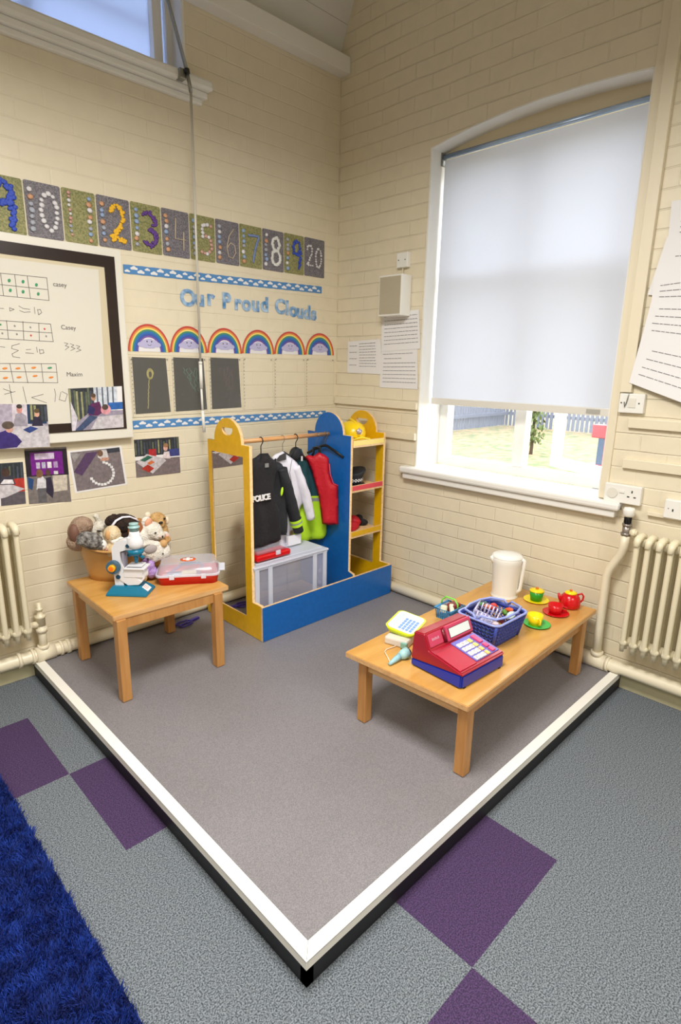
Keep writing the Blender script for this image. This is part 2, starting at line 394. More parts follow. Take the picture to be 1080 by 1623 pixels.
box(bm, .22, .29, -1.83, -.80, .945, 1.0, bev=.004); box(bm, .22, .29, -1.83, -.80, 2.66, 2.72, bev=.004)
box(bm, .215, .285, -1.345, -1.275, 1.0, 2.66, bev=.004); box(bm, .225, .28, -1.83, -.80, 2.03, 2.09, bev=.004)
wp('frame', bm, WHITEP)
bm = BM(); box(bm, .252, .256, -1.275, -.80, 1.0, 2.66); wp('glass', bm, GLASS)
sash = BM(); T = Matrix.Translation((.27, -1.83, 0)) @ Matrix.Rotation(R(-24), 4, 'Z')
for q in [(0, .045, 0, .05, .99, 2.02), (0, .045, .425, .475, .99, 2.02), (0, .045, .05, .425, .99, 1.045), (0, .045, .05, .425, 1.97, 2.02)]: box(sash, *q, T=T)
sh = wp('casement', sash, WHITEP)
bm = BM(); box(bm, .018, .022, .05, .425, 1.045, 1.97, T=T); g = new('casement_glass', bm, GLASS, sh)
bm = BM(); box(bm, -.062, .22, -2.005, -.645, .905, .945, bev=.012); 
sill = wp('sill', bm, WHITEP)
bm = BM(); box(bm, -.045, 0, -1.985, -.665, .868, .904, bev=.006); wp('sill_moulding', bm, WHITEP)
# roller blind
rb = thing('roller_blind', 'white roller blind drawn most of the way down the arched window', 'blind', (.11, -1.3, 2.7))
def loc(o, root): o.matrix_parent_inverse = Matrix.Translation(root.location) .inverted(); return o
bm = BM(); box(bm, .1095, .1115, -1.852, -.752, 1.372, 2.70); loc(new('fabric', bm, blind_mat('blind_fabric', (238, 238, 240), (214, 217, 224), .55), rb), rb)
bm = BM(); box(bm, .101, .119, -1.852, -.752, 1.335, 1.374, bev=.004); loc(new('bottom_bar', bm, mat('blind_hem', (222, 218, 208), .5), rb), rb)
bm = BM(); box(bm, .0985, .101, -1.80, -1.73, 1.343, 1.366); loc(new('pull_clip', bm, mat('clear_grey_clip', (176, 172, 164), .3), rb), rb)
bm = BM(); cyl(bm, (.108, -1.87, 2.717), (.108, -.745, 2.717), .013); loc(new('roller', bm, mat('blue_aluminium', (176, 198, 226), .25, .7), rb), rb)
for ya, yb_ in ((-.745, -.741), (-1.878, -1.873)):
    bm = BM(); box(bm, .085, .13, ya, yb_, 2.67, 2.735); loc(new('bracket', bm, STEEL, rb), rb)

# ---------------- window_2: high window in the left wall
w2 = bpy.data.objects.new('window_2', None); COL.objects.link(w2); w2.location = (-2.2, .1, 2.95); struct(w2)
def w2p(name, bm, m): return loc(new(name, bm, m, w2), w2)
bm = BM(); box(bm, -3.4, -1.09, -.0, .24, 2.90, 2.935); box(bm, -3.45, -.985, -.085, .0, 2.902, 2.947, bev=.012); box(bm, -3.43, -1.0, -.05, 0, 2.872, 2.902, bev=.006); box(bm, -3.41, -1.02, -.03, 0, 2.845, 2.872, bev=.006)
w2p('sill', bm, WHITEP)
bm = BM(); box(bm, -1.105, -1.09, .0, .25, 2.93, 3.42); box(bm, -1.135, -1.09, .10, .16, 2.935, 3.42, bev=.004); box(bm, -1.215, -1.165, .085, .15, 2.935, 3.42, bev=.005); box(bm, -3.4, -1.1, .10, .16, 2.93, 2.965)
for x in (-1.80, -2.45): box(bm, x-.03, x+.03, .17, .2, 2.95, 3.42)
box(bm, -3.4, -1.2, .17, .2, 3.17, 3.20)
w2p('frame', bm, WHITEP)
bm = BM(); box(bm, -3.4, -1.215, .125, .127, 2.96, 3.42); w2p('glazing', bm, blind_mat('frosted_pane', (214, 218, 228), (172, 182, 204), .7))
bm = BM(); box(bm, -1.165, -1.135, .125, .127, 2.96, 3.42); w2p('glazing_strip', bm, MT.get('x') or blind_mat('frosted_pane_side', (214, 218, 228), (172, 182, 204), .7))

# ================================================================== PLATFORM
pf = thing('platform', 'low raised corner platform with grey vinyl top and white edge trim', 'platform', (-1.06, -1.06, 0))
PW, PD, PH = 2.123, 2.119, .092
bm = BM(); box(bm, -PW+.036, -.012, -PD+.036, -.012, .004, PH-.001); loc(new('deck', bm, VINYL, pf), pf)
bm = BM(); box(bm, -PW+.006, -PW+.03, -PD+.006, -.012, 0, PH-.022); box(bm, -PW+.006, -.012, -PD+.006, -PD+.03, 0, PH-.022); loc(new('side_board', bm, mat('black_board', (22, 21, 26), .5), pf), pf)
TRIM = mat('white_edge_trim', (240, 238, 230), .35)
bm = BM(); a = .04
prism(bm, [(-PW, -PD, PH+.001), (-PW+a, -PD+a, PH+.001), (-PW+a, -.045, PH+.001), (-PW, -.045, PH+.001)], (0, 0, .003)); 
prism(bm, [(-PW, -PD, PH-.024), (-PW, -.045, PH-.024), (-PW+.005, -.045, PH-.024), (-PW+.005, -PD, PH-.024)], (0, 0, .027))
loc(new('edge_trim', bm, TRIM, pf), pf)
bm = BM()
prism(bm, [(-PW+.0015, -PD, PH+.001), (-.045, -PD, PH+.001), (-.045, -PD+a, PH+.001), (-PW+a+.0015, -PD+a, PH+.001)], (0, 0, .003))
prism(bm, [(-PW+.0055, -PD, PH-.024), (-.045, -PD, PH-.024), (-.045, -PD+.005, PH-.024), (-PW+.0055, -PD+.005, PH-.024)], (0, 0, .027))
loc(new('edge_trim', bm, TRIM, pf), pf)

# ================================================================== PIPES AND RADIATORS
def pipe(name, label, pts, r, cols, seg=18):
    t = thing(name, label, 'pipe', pts[0]); bm = BM(); tube(bm, pts, r, seg); loc(new('tube', bm, PIPEM, t, True), t)
    for (p, d, rr, ln) in cols:
        bm = BM(); p = Vector(p); d = Vector(d).normalized(); cyl(bm, p-d*ln/2, p+d*ln/2, rr, 20); loc(new('collar', bm, PIPEM, t), t)
    return t
pipe('heating_pipe', 'thick cream heating pipe along the foot of the left wall', [(-3.6, -.058, .128), (-1.95, -.058, .126), (-.06, -.058, .1245)], .031,
     [((x, -.058, .127), (1, 0, 0), .038, ln) for x, ln in ((-2.30, .03), (-2.19, .015), (-2.13, .012), (-2.07, .09), (-1.995, .012), (-1.96, .018))])
pipe('heating_pipe', 'thick cream heating pipe along the foot of the window wall', [(-.058, -.13, .1245), (-.058, -1.2, .1245), (-.058, -3.6, .130)], .031,
     [((-.058, y, .124), (0, 1, 0), .038, ln) for y, ln in ((-1.905, .012), (-1.99, .12), (-2.06, .014))])
pipe('riser_pipe', 'cream pipe rising with a bend to the right radiator valve', [(-.06, -2.0, .14), (-.06, -1.995, .3), (-.06, -1.995, .58), (-.06, -2.005, .62), (-.06, -2.045, .70), (-.06, -2.055, .74), (-.06, -2.055, .80)], .0205,
     [((-.06, -2.0, .165), (0, 0, 1), .03, .022)])
pipe('riser_pipe', 'short cream stub pipe with valve feeding the left radiator', [(-2.075, -.06, .14), (-2.075, -.06, .30)], .02, [((-2.075, -.06, .165), (0, 0, 1), .027, .02), ((-2.075, -.06, .255), (0, 0, 1), .026, .02)])
lv = thing('radiator_valve', 'cream lockshield valve on the stub pipe beside the left radiator', 'valve', (-2.075, -.06, .30))
bm = BM(); lathe(bm, [(0, -.02), (.022, -.02), (.022, .02), (.026, .022), (.026, .034), (.014, .036), (.012, .06), (.017, .062), (.017, .07), (.010, .072), (.010, .10), (0, .10)], (0, 0, 0), 20); new('body', bm, RADM, lv)
bm = BM(); cyl(bm, (-.01, 0, -.01), (-.045, 0, -.01), .016); cyl(bm, (-.045, 0, -.01), (-.062, 0, -.01), .021, 6); new('union', bm, RADM, lv)
tv = thing('radiator_valve', 'thermostatic valve with white head at the right radiator', 'valve', (-.06, -2.055, .80))
bm = BM(); cyl(bm, (0, 0, -.01), (0, 0, .05), .019, 8); cyl(bm, (0, 0, .0), (0, 0, .014), .024, 6); cyl(bm, (0, 0, .046), (0, 0, .058), .023, 6); new('body', bm, mat('nickel', (150, 142, 134), .35, .6), tv)
bm = BM(); cyl(bm, (0, 0, .058), (0, 0, .095), .013, 12)
for k in range(8): a = k*PI/4; box(bm, .014*math.cos(a)-.003, .014*math.cos(a)+.003, .014*math.sin(a)-.003, .014*math.sin(a)+.003, .062, .096)
new('cage', bm, BLACKP, tv)
bm = BM(); lathe(bm, [(0, .092), (.018, .092), (.025, .10), (.026, .125), (.022, .135), (0, .137)], (0, 0, 0), 24); new('head', bm, PLW, tv)
bm = BM(); cyl(bm, (0, -.018, .02), (0, -.05, .02), .014); cyl(bm, (0, -.025, .02), (0, -.044, .02), .021, 6); new('union', bm, RADM, tv)
def radiator(name, label, n, org, axis, step):
    t = thing(name, label, 'radiator', org); ax = Vector(axis); out = Vector((0, -1, 0)) if abs(ax.x) > .5 else Vector((-1, 0, 0))
    for i in range(n):
        bm = BM(); c = ax*step*i; zb, zt = .255, .825
        for d in (.055, .095, .135):
            p = c+out*d
            tube(bm, [p+Vector((0, 0, zb+.0)), p+Vector((0, 0, zb+.05)), p+Vector((0, 0, zt-.06)), p+Vector((0, 0, zt-.012))], [.010, .0125, .0125, .013], 10)
        tube(bm, [c+out*.045+Vector((0, 0, zt-.035)), c+out*.06+Vector((0, 0, zt-.012)), c+out*.095+Vector((0, 0, zt-.004)), c+out*.135+Vector((0, 0, zt-.014)), c+out*.148+Vector((0, 0, zt-.045))], [.012, .016, .017, .017, .012], 10)
        tube(bm, [c+out*.045+Vector((0, 0, zb+.05)), c+out*.095+Vector((0, 0, zb+.03)), c+out*.145+Vector((0, 0, zb+.05))], .016, 10)
        for z in (zt-.035, zb+.045): cyl(bm, c+out*.095+Vector((0, 0, z))-ax*step*.52, c+out*.095+Vector((0, 0, z))+ax*step*.52, .021, 12)
        new('section', bm, RADM, t, True)
    bm = BM()
    for k in (0, n-1): 
        for z in (.30, .72): 
            c = ax*step*k; cyl(bm, c+Vector((0, 0, z)), c+out*.07+Vector((0, 0, z)), .008)
    new('wall_bracket', bm, RADM, t)
    return t
radiator('column_radiator', 'cream column radiator at the left edge on the whiteboard wall', 10, (-2.155, 0, 0), (-1, 0, 0), .047)
radiator('column_radiator', 'cream column radiator at the right edge under the twin sockets', 9, (0, -2.135, 0), (0, -1, 0), .047)

# ================================================================== TABLES
def table(label, corners, z, legs, leg=.044, th=.024, ap=.045):
    cx = sum(c[0] for c in corners)/4; cy = sum(c[1] for c in corners)/4
    t = thing('low_table', label, 'table', (cx, cy, PH))
    h = z-PH
    bm = BM(); prism(bm, [(x-cx, y-cy, h-th) for x, y in corners], (0, 0, th)); bmesh.ops.recalc_face_normals(bm, faces=bm.faces)
    bmesh.ops.bevel(bm, geom=list(bm.edges), offset=.0025, segments=2, affect='EDGES')
    for f in bm.faces: f.material_index = 0 if f.normal.z > .9 else 1
    new('tabletop', bm, parent=t, mats=[WT, WE])
    for i, (x, y) in enumerate(legs):
        bm = BM(); box(bm, -leg/2, leg/2, -leg/2, leg/2, 0, h-th, bev=.003); new('leg', bm, WL, t, loc=(x-cx, y-cy, 0.001))
    for i in range(4):
        a = Vector((*legs[i], 0)); b = Vector((*legs[(i+1) % 4], 0)); d = (b-a).normalized(); nn = Vector((-d.y, d.x, 0)); m_ = (a+b)/2-Vector((cx, cy, 0)); ln = (b-a).length-leg
        ang = math.atan2(d.y, d.x); bm = BM(); box(bm, -ln/2, ln/2, -.009, .009, h-th-ap, h-th-.0005)
        new('apron', bm, WE if i % 2 else WL, t, loc=(m_.x, m_.y, 0), rot=(0, 0, ang))
    return t
ZR, ZL = .400, .505
table('long low beech table by the window holding the play shop toys', [(-1.278, -2.015), (-.075, -1.976), (-.112, -1.405), (-1.313, -1.437)], ZR,
      [(-1.238, -1.984), (-.209, -1.957), (-.235, -1.46), (-1.263, -1.509)])
table('square beech table by the left wall holding the plush tub', [(-1.966, -.690), (-1.402, -.713), (-1.392, -.150), (-1.958, -.135)], ZL,
      [(-1.935, -.678), (-1.463, -.698), (-1.458, -.195), (-1.924, -.181)])

# ================================================================== DRESS-UP STAND
st = thing('dressing_up_stand', 'yellow and blue dressing-up clothes stand with mirror side and shelves', 'stand', (-.63, -.37, PH))
Z0 = PH
def arcpts(c, r, a0, a1, n=24): return [(c[0]+r*math.cos(a0+(a1-a0)*i/n), c[1]+r*math.sin(a0+(a1-a0)*i/n)) for i in range(n+1)]
# panel profile in (s = -y, z): back s=.10, front .64
def profile():
    p = [(.10, Z0+.002), (.64, Z0+.002), (.64, .296), (.563, .296), (.563, 1.15), (.494, 1.15)]
    p += arcpts((.367, 1.152), .127, 0.0, PI, 28)
    p += [(.24, 1.15), (.171, 1.15), (.171, .296), (.10, .296)]
    return p
hole = [(.320, 1.228), (.414, 1.228)]+[(.367+.050*math.cos(a), 1.218+.030*math.sin(a)) for a in [-PI*k/16 for k in range(17)]]
mir = [(.205, .198), (.505, .198), (.505, 1.088), (.205, 1.088)]
U, V = (0, -1, 0), (0, 0, 1)
def stp(o): return loc(o, st)
pl = stp(curve_plate('side_panel', profile(), [hole, mir], .018, (-1.146, 0, 0), U, V, YEL, PLY, st))
bm = BM(); box(bm, -1.151, -1.147, -.506, -.204, .197, 1.089); new('mirror', bm, mat('acrylic_mirror', (226, 224, 220), .03, 1), pl)
bm = BM(); box(bm, -1.146, -1.138, -.52, -.19, .18, 1.10); new('mirror_backing', bm, YEL, pl)
pd = [(.10, Z0+.002), (.605, Z0+.002), (.605, .285), (.563, .296), (.563, 1.15), (.494, 1.15)]+arcpts((.367, 1.152), .127, 0.0, PI, 28)+[(.24, 1.15), (.171, 1.15), (.171, .296), (.10, .296)]
stp(curve_plate('divider_panel', pd, [], .018, (-.405, 0, 0), U, V, BLU, PLY, st))
stp(curve_plate('side_panel', profile(), [hole, [(.24, .27), (.50, .27), (.50, 1.07), (.24, 1.07)]], .018, (-.109, 0, 0), U, V, YEL, PLY, st))
bm = BM(); box(bm, -1.156, -.10, -.655, -.640, Z0+.002, .292, mi=1); 
for f in bm.faces:
    if abs(f.normal.y) > .9: f.material_index = 0
stp(new('front_board', bm, parent=st, mats=[BLU, PLY]))
bm = BM(); box(bm, -1.136, -.119, -.639, -.11, Z0+.004, Z0+.02); stp(new('base_board', bm, PLY, st))
bm = BM(); cyl(bm, (-1.137, -.367, 1.147), (-.415, -.367, 1.147), .0125, 16); stp(new('clothes_rail', bm, wood('dowel', (206, 150, 96), (224, 172, 116), (4, 40, 40)), st))
for z, mm, nm in ((1.120, mat('pale_yellow_lip', (238, 214, 120), .4), 'top'), (.842, mat('pink_lip', (216, 70, 84), .4), 'mid'), (.548, YEL, 'low')):
    bm = BM(); box(bm, -.395, -.119, -.555, -.19, z-.034, z-.018)
    s = stp(new('shelf', bm, PLY, st))
    bm = BM(); box(bm, -.395, -.119, -.566, -.555, z-.042, z, mi=1)
    for f in bm.faces:
        if f.normal.y < -.9: f.material_index = 1
    box(bm, -.395, -.119, -.5672, -.566, z-.03, z-.001, mi=0)
    new('shelf_lip', bm, parent=s, mats=[mm, PLY])
    bm = BM(); box(bm, -.395, -.119, -.19, -.18, z-.034, z+.01); new('shelf_back_rail', bm, YEL, s)

# ---- hangers and clothes
def hanger(label, x, ang, zneck=1.075, w=.17, hookm=None, barm=None, drop=.05, y=-.367):
    t = thing('clothes_hanger', label, 'hanger', (x, y, 1.147)); c, s = math.cos(ang), math.sin(ang)
    bm = BM(); zz = zneck-1.147; rr = .0195
    pts = [(rr*math.cos(a)*1, 0, rr*math.sin(a)-.004) for a in [R(v) for v in range(200, -61, -20)]]
    # hook wraps over the rail in the plane across it
    tube(bm, [(0, -p[0], p[2]) for p in pts]+[(0, 0, -.035), (0, 0, zz+.012)], .0028 if hookm is BLACKP else .0016, 8)
    new('hook', bm, hookm or STEEL, t)
    bm = BM(); tube(bm, [(-w*c, -w*s, zz-drop), (-w*.6*c, -w*.6*s, zz-drop*.4), (-.02*c, -.02*s, zz+.008), (0, 0, zz+.012), (.02*c, .02*s, zz+.008), (w*.6*c, w*.6*s, zz-drop*.4), (w*c, w*s, zz-drop)], .0055, 8, flat=1.6)
    new('shoulder_bar', bm, barm or BLACKP, t); return t
A_ = lambda a, b: (390+a/8.545, 690+b/8.545)
B_ = lambda a, b: (450+a/8.545, 690+b/8.545)
def outl(pts, p0, ang): return [onp(*q, p0, ang) for q in pts]
CB = mat('black_cloth', (24, 22, 26), .85, bump=.4, bscale=90)
CBN = mat('black_nylon', (30, 32, 38), .7, bump=.3, bscale=70)
HIV = mat('lime_fabric', (186, 232, 40), .7, bump=.15, bscale=60)
SIL = mat('silver_reflective', (150, 156, 160), .4, .2)
WHC = mat('white_cloth', (232, 230, 242), .85, bump=.3, bscale=50)
GRC = mat('dark_green_cloth', (22, 70, 78), .85, bump=.3, bscale=60)
RDC = mat('red_satin', (190, 12, 34), .5, bump=.3, bscale=60)
hanger('black hanger with black hook holding the black police jacket', -.935, R(0), 1.045, .13, BLACKP)
hanger('wire hooked hanger holding the white coat', -.78, R(20), 1.05, .13)
hanger('black hanger holding the green and lime paramedic jacket', -.681, R(0), 1.055, .08, BLACKP)
hanger('wire hooked hanger holding the red waistcoat', -.514, R(-45), 1.06, .03)
hanger('bare black hanger next to the blue divider panel', -.442, R(-80), 1.065, .14)
hanger('wire hook nearest the yellow mirror panel', -1.07, R(0), 1.055, .05)
# police jacket
f0 = ((-.95, -.475), R(2))
ol = outl([A_(20, 400), A_(100, 330), A_(180, 345), A_(200, 250), A_(300, 245), A_(330, 330), A_(372, 345), A_(420, 420), A_(395, 560), A_(365, 700), A_(395, 900), A_(460, 1010), A_(468, 1410), A_(300, 1500), A_(20, 1580)], *f0)
j = cloth('play_jacket', ol, .024, f0, CB, fold=.007, ff=7, seed=1); tag(j, 'black police jacket with white lettering on the chest at the left of the rail', 'jacket', 'dressing-up clothes on the rail')
p0 = onp(*A_(55, 874), *f0); N0 = Vector((math.sin(f0[1]), -math.cos(f0[1]), 0)); U0 = Vector((math.cos(f0[1]), math.sin(f0[1]), 0))
tx = text('police_lettering', 'POLICE', .043, mat('white_print', (230, 226, 226), .7), Vector((*f0[0], 0))+U0*(p0[0]-.012)+Vector((0, 0, p0[1]-.006))+N0*.0335, U0, (0, .12, 1), j, ext=.004, bold=.0015, space=.86); tx['label'] = 'white letters reading POLICE'
q = onp(*A_(240, 395), *f0); o_ = Vector((*f0[0], 0))+U0*q[0]+Vector((0, 0, q[1]))+N0*.025
bm = BM(); box(bm, o_.x-.012, o_.x+.012, o_.y-.004, o_.y, o_.z-.012, o_.z+.010); new('neck_label', bm, mat('grey_label', (130, 130, 130), .7), j)
q = onp(*A_(415, 740), *f0); o_ = Vector((*f0[0], 0))+U0*q[0]+Vector((0, 0, q[1]))
# fire jacket with sleeve
f1 = ((-.86, -.425), R(3))
ol = outl([A_(60, 330), A_(130, 300), A_(190, 245), A_(300, 240), A_(350, 310), A_(480, 385), A_(530, 470), A_(560, 700), A_(545, 1000), A_(560, 1170), A_(548, 1350), A_(470, 1350), A_(300, 1340), A_(60, 1300)], *f1)
j = cloth('play_jacket', ol, .022, f1, CBN, fold=.006, seed=4); tag(j, 'black fire jacket with lime striped cuff behind the police jacket', 'jacket', 'dressing-up clothes on the rail')
def sleeve(parent, name, pxs, rs, fr, off, m, bands=None, mats=None, flat=.6):
    N = Vector((math.sin(fr[1]), -math.cos(fr[1]), 0)); U = Vector((math.cos(fr[1]), math.sin(fr[1]), 0)); bm = BM(); pts = []
    for q in pxs: s, z = onp(*q, *fr); pts.append(Vector((*fr[0], 0))+U*s+Vector((0, 0, z))+N*off)
    P2, R2 = [], []
    for i in range(len(pts)-1):
        for k in range(8): t = k/8; P2.append(pts[i].lerp(pts[i+1], t)); R2.append(rs[i]*(1-t)+rs[i+1]*t)
    P2.append(pts[-1]); R2.append(rs[-1])
    tube(bm, P2, R2, 16)
    for v in bm.verts: v.co += Vector(noise.noise_vector(v.co*25))*.004
    o = new(name, bm, m, parent, True)
    return o, pts
sl, sp_ = sleeve(j, 'sleeve', [A_(450, 440), A_(490, 620), A_(590, 960), A_(680, 1290)], [.030, .036, .036, .031], f1, .022, CBN)
for a, b, mm, nm in ((.60, .70, HIV, 'lime_band'), (.70, .76, SIL, 'silver_band'), (.76, .86, HIV, 'lime_band')):
    A, B = sp_[2], sp_[3]; bm = BM(); tube(bm, [A.lerp(B, a-.12), A.lerp(B, b-.12)], .0375, 20, caps=False); new(nm, bm, mm, sl, True)
bm = BM(); q = onp(*A_(410, 740), *f1); o_ = Vector((*f1[0], 0))+Vector((math.cos(f1[1]), math.sin(f1[1]), 0))*q[0]+Vector((0, -.052, q[1])); ell(bm, o_, (.008, .006, .026), E3(0, 12, 0)); new('lime_patch', bm, HIV, j)
# white coat
f2 = ((-.76, -.385), R(2))
ol = outl([A_(360, 300), A_(400, 260), A_(500, 215), A_(560, 260), A_(690, 370), A_(740, 470), A_(800, 730), A_(790, 900), A_(740, 1000), A_(660, 1250), A_(600, 1300), A_(590, 1480), A_(560, 1560), A_(430, 1640), A_(420, 1500), A_(470, 1300), A_(430, 800), A_(380, 400)], *f2)
j = cloth('play_coat', ol, .018, f2, WHC, fold=.010, ff=6, seed=7); tag(j, 'white doctor coat hanging between the black and green jackets', 'coat', 'dressing-up clothes on the rail')
sleeve(j, 'sleeve', [A_(640, 420), A_(710, 620), A_(790, 850), A_(850, 1120)], [.024, .032, .031, .026], f2, .020, WHC)
bm = BM(); s0 = onp(*A_(500, 270), *f2); 
O2 = Vector((*f2[0], 0)); U2 = Vector((math.cos(f2[1]), math.sin(f2[1]), 0)); N2 = Vector((math.sin(f2[1]), -math.cos(f2[1]), 0))
P_ = lambda q, off=.024: O2+U2*onp(*q, *f2)[0]+Vector((0, 0, onp(*q, *f2)[1]))+N2*off
prism(bm, [P_(A_(370, 330)), P_(A_(420, 265)), P_(A_(500, 225)), P_(A_(500, 320)), P_(A_(400, 345))], N2*.006); new('dark_collar', bm, mat('charcoal_lining', (62, 60, 62), .8), j)
bm = BM(); tube(bm, [P_(A_(590, 320), .022), P_(A_(560, 500), .022), P_(A_(600, 700), .020)], .0012, 6); new('lapel_piping', bm, INK, j)
# green and lime jacket
f3 = ((-.62, -.335), R(-2))
ol = outl([B_(60, 260), B_(130, 175), B_(230, 180), B_(270, 290), B_(330, 360), B_(400, 520), B_(478, 760), B_(520, 980), B_(635, 1330), B_(480, 1415), B_(120, 1445), B_(150, 1300), B_(165, 1000), B_(160, 780), B_(140, 500)], *f3)
zb = onp(*B_(390, 850), *f3)[1]
def mf(x, y):
    d = y-(zb+.02-.02*(x))
    return 0 if d > 0 else (1 if d > -.016 else (2 if d > -.04 else 1))
j = cloth('play_jacket', ol, .018, f3, None, fold=.016, ff=8, seed=9, mats=[GRC, HIV, SIL], mfun=mf, res=.009); tag(j, 'dark green jacket with bright lime skirt and silver stripe on the rail', 'jacket', 'dressing-up clothes on the rail')
# black hood lying at the neck of the green jacket
bm = BM(); O3 = Vector((*f3[0], 0)); U3 = Vector((math.cos(f3[1]), math.sin(f3[1]), 0)); N3 = Vector((math.sin(f3[1]), -math.cos(f3[1]), 0))
q = onp(*B_(130, 245), *f3); ell(bm, O3+U3*q[0]+Vector((0, 0, q[1]))+N3*.02, (.042, .026, .042)); new('black_hood', bm, CBN, j)
q = onp(*B_(175, 300), *f3); o_ = O3+U3*q[0]+Vector((0, 0, q[1]))+N3*.05; bm = BM(); box(bm, o_.x-.004, o_.x+.004, o_.y-.003, o_.y+.003, o_.z-.014, o_.z+.014); new('care_label', bm, PAPER, j)
# red waistcoat, turned towards the room
f4 = ((-.50, -.43), R(-48))
ol = outl([B_(285, 295), B_(330, 265), B_(400, 280), B_(480, 230), B_(560, 265), B_(610, 310), B_(620, 520), B_(665, 640), B_(735, 670), B_(738, 1205), B_(650, 1215), B_(520, 1200), B_(470, 800), B_(380, 480)], *f4)
j = cloth('play_waistcoat', ol, .014, f4, RDC, fold=.006, ff=9, seed=12); tag(j, 'red satin waistcoat hanging beside the blue divider panel', 'waistcoat', 'dressing-up clothes on the rail')
bm = BM(); O4 = Vector((*f4[0], 0)); U4 = Vector((math.cos(f4[1]), math.sin(f4[1]), 0)); N4 = Vector((math.sin(f4[1]), -math.cos(f4[1]), 0))
P4 = lambda q, off=.014: O4+U4*onp(*q, *f4)[0]+Vector((0, 0, onp(*q, *f4)[1]))+N4*off
tube(bm, [P4(B_(620, 380)), P4(B_(632, 520)), P4(B_(675, 650), .012), P4(B_(735, 680), .006)], .003, 6); new('armhole_piping', bm, mat('pink_trim', (225, 70, 90), .5), j)

# ---- storage box
sb = thing('storage_box', 'clear plastic lidded storage box standing behind the blue front board', 'box', (-.875, -.385, PH+.02))
bm = BM(); hx, hy, H_ = .262, .185, .37
for (x0, x1, y0, y1) in ((-hx, hx, -hy, -hy+.003), (-hx, hx, hy-.003, hy), (-hx, -hx+.003, -hy, hy), (hx-.003, hx, -hy, hy)): box(bm, x0, x1, y0, y1, .0, H_)
box(bm, -hx, hx, -hy, hy, 0, .003); new('tub', bm, CLP, sb)
for x in (-.165, .165, -.255, .245):
    bm = BM(); box(bm, x-.013, x+.013, -hy-.010, -hy-.002, .01, H_); new('rib', bm, CLPK, sb)
bm = BM()
for k in range(2): lathe(bm, [(.0, 0), (.014, 0), (.014, .001), (.0, .001)], (0, 0, 0), 20, T=Matrix.Translation((.205, -hy-.004, .18+.07*k)) @ Matrix.Rotation(R(90), 4, 'X'))
new('moulded_disc', bm, CLP, sb)
bm = BM(); box(bm, -hx-.012, hx+.012, -hy-.012, hy+.012, H_, H_+.014, bev=.006); box(bm, -hx-.006, hx+.006, -hy-.006, hy+.006, H_-.012, H_, bev=.004); box(bm, -hx+.02, hx-.02, -hy+.02, hy-.02, H_+.014, H_+.02, bev=.004)
new('lid', bm, CLPK, sb)
for k, (c, r, col, nm, lb) in enumerate([((-.19, -.10, .035), (.05, .04, .03), (214, 170, 150), 'doll_toy', 'pale pink toy lying at the left inside the storage box'), ((-.09, -.12, .05), (.02, .02, .05), (230, 220, 190), 'doll_toy', 'cream upright toy seen inside the storage box'), ((.06, -.08, .02), (.10, .05, .018), (190, 60, 60), 'fabric_bundle', 'red folded cloth on the floor of the storage box')]):
    bm = BM(); ell(bm, c, r); 
    for i in range(3): ell(bm, (c[0]+r[0]*.7*math.cos(i*2.1), c[1]+r[1]*.6*math.sin(i*2.1), c[2]+r[2]*.5), (r[0]*.45, r[1]*.45, r[2]*.6))
    for v in bm.verts: v.co += Vector(noise.noise_vector(v.co*30))*.006
    bm.transform(Matrix.Translation((-.875, -.385, PH+.024))); o = new(nm, bm, mat('box_toy_%d' % k, col, .7), None, True); tag(o, lb, 'toy')
# red case on the storage box lid
rc = thing('toy_case', 'red and clear toy case on the storage box lid under the police jacket', 'case', (-1.0, -.50, .508))
bm = BM(); box(bm, -.11, .13, -.05, .05, 0, .035, bev=.01); new('base', bm, mat('red_plastic', (206, 16, 20), .25), rc)
bm = BM(); box(bm, -.105, .125, -.047, .047, .035, .065, bev=.014); new('lid', bm, CLP, rc)
bm = BM(); box(bm, .02, .05, -.055, -.05, .02, .045); new('catch', bm, CLPK, rc)
# white paper carton on lid
bm = BM(); box(bm, -.80, -.70, -.44, -.42, .512, .57, bev=.002); o = new('card_sheet', bm, mat('white_card', (230, 230, 238), .7)); tag(o, 'white card sheet standing on the storage box lid below the lime hem', 'card')

# ---- hats on the shelves
ht = thing('toy_helmet', 'yellow toy fire helmet with silver badge on the top shelf', 'helmet', (-.262, -.42, 1.108), R(-20)); ht.scale = (.95, .95, .95)
YH = mat('yellow_helmet', (246, 206, 20), .25)
bm = BM(); lathe(bm, [(.085, .02), (.09, .04), (.082, .08), (.055, .108), (.02, .12), (0, .122)], (0, 0, 0), 32, sx=1.0, sy=1.2); lathe(bm, [(.086, .016), (.12, .010), (.128, .004), (.128, .0), (.118, .003), (.084, .012)], (0, .01, 0), 32, sx=1.0, sy=1.3); new('shell', bm, YH, ht)
bm = BM(); tube(bm, [(0, -.105, .03), (0, -.09, .075), (0, -.05, .115), (0, .02, .13), (0, .07, .11)], .008, 8); new('crest', bm, YH, ht)
bm = BM()
for k in range(5): a = PI/2+k*2*PI/5; prism(bm, [(0, -.106, .062), (.013*math.cos(a-.6), -.106, .062+.013*math.sin(a-.6)), (.026*math.cos(a), -.106, .062+.026*math.sin(a)), (.013*math.cos(a+.6), -.106, .062+.013*math.sin(a+.6))], (0, -.004, 0))
lathe(bm, [(0, 0), (.018, 0), (.018, .005), (0, .005)], (0, 0, 0), 20, T=Matrix.Translation((0, -.107, .062)) @ Matrix.Rotation(R(90), 4, 'X')); new('badge', bm, mat('badge_silver', (188, 176, 190), .35, .4), ht)
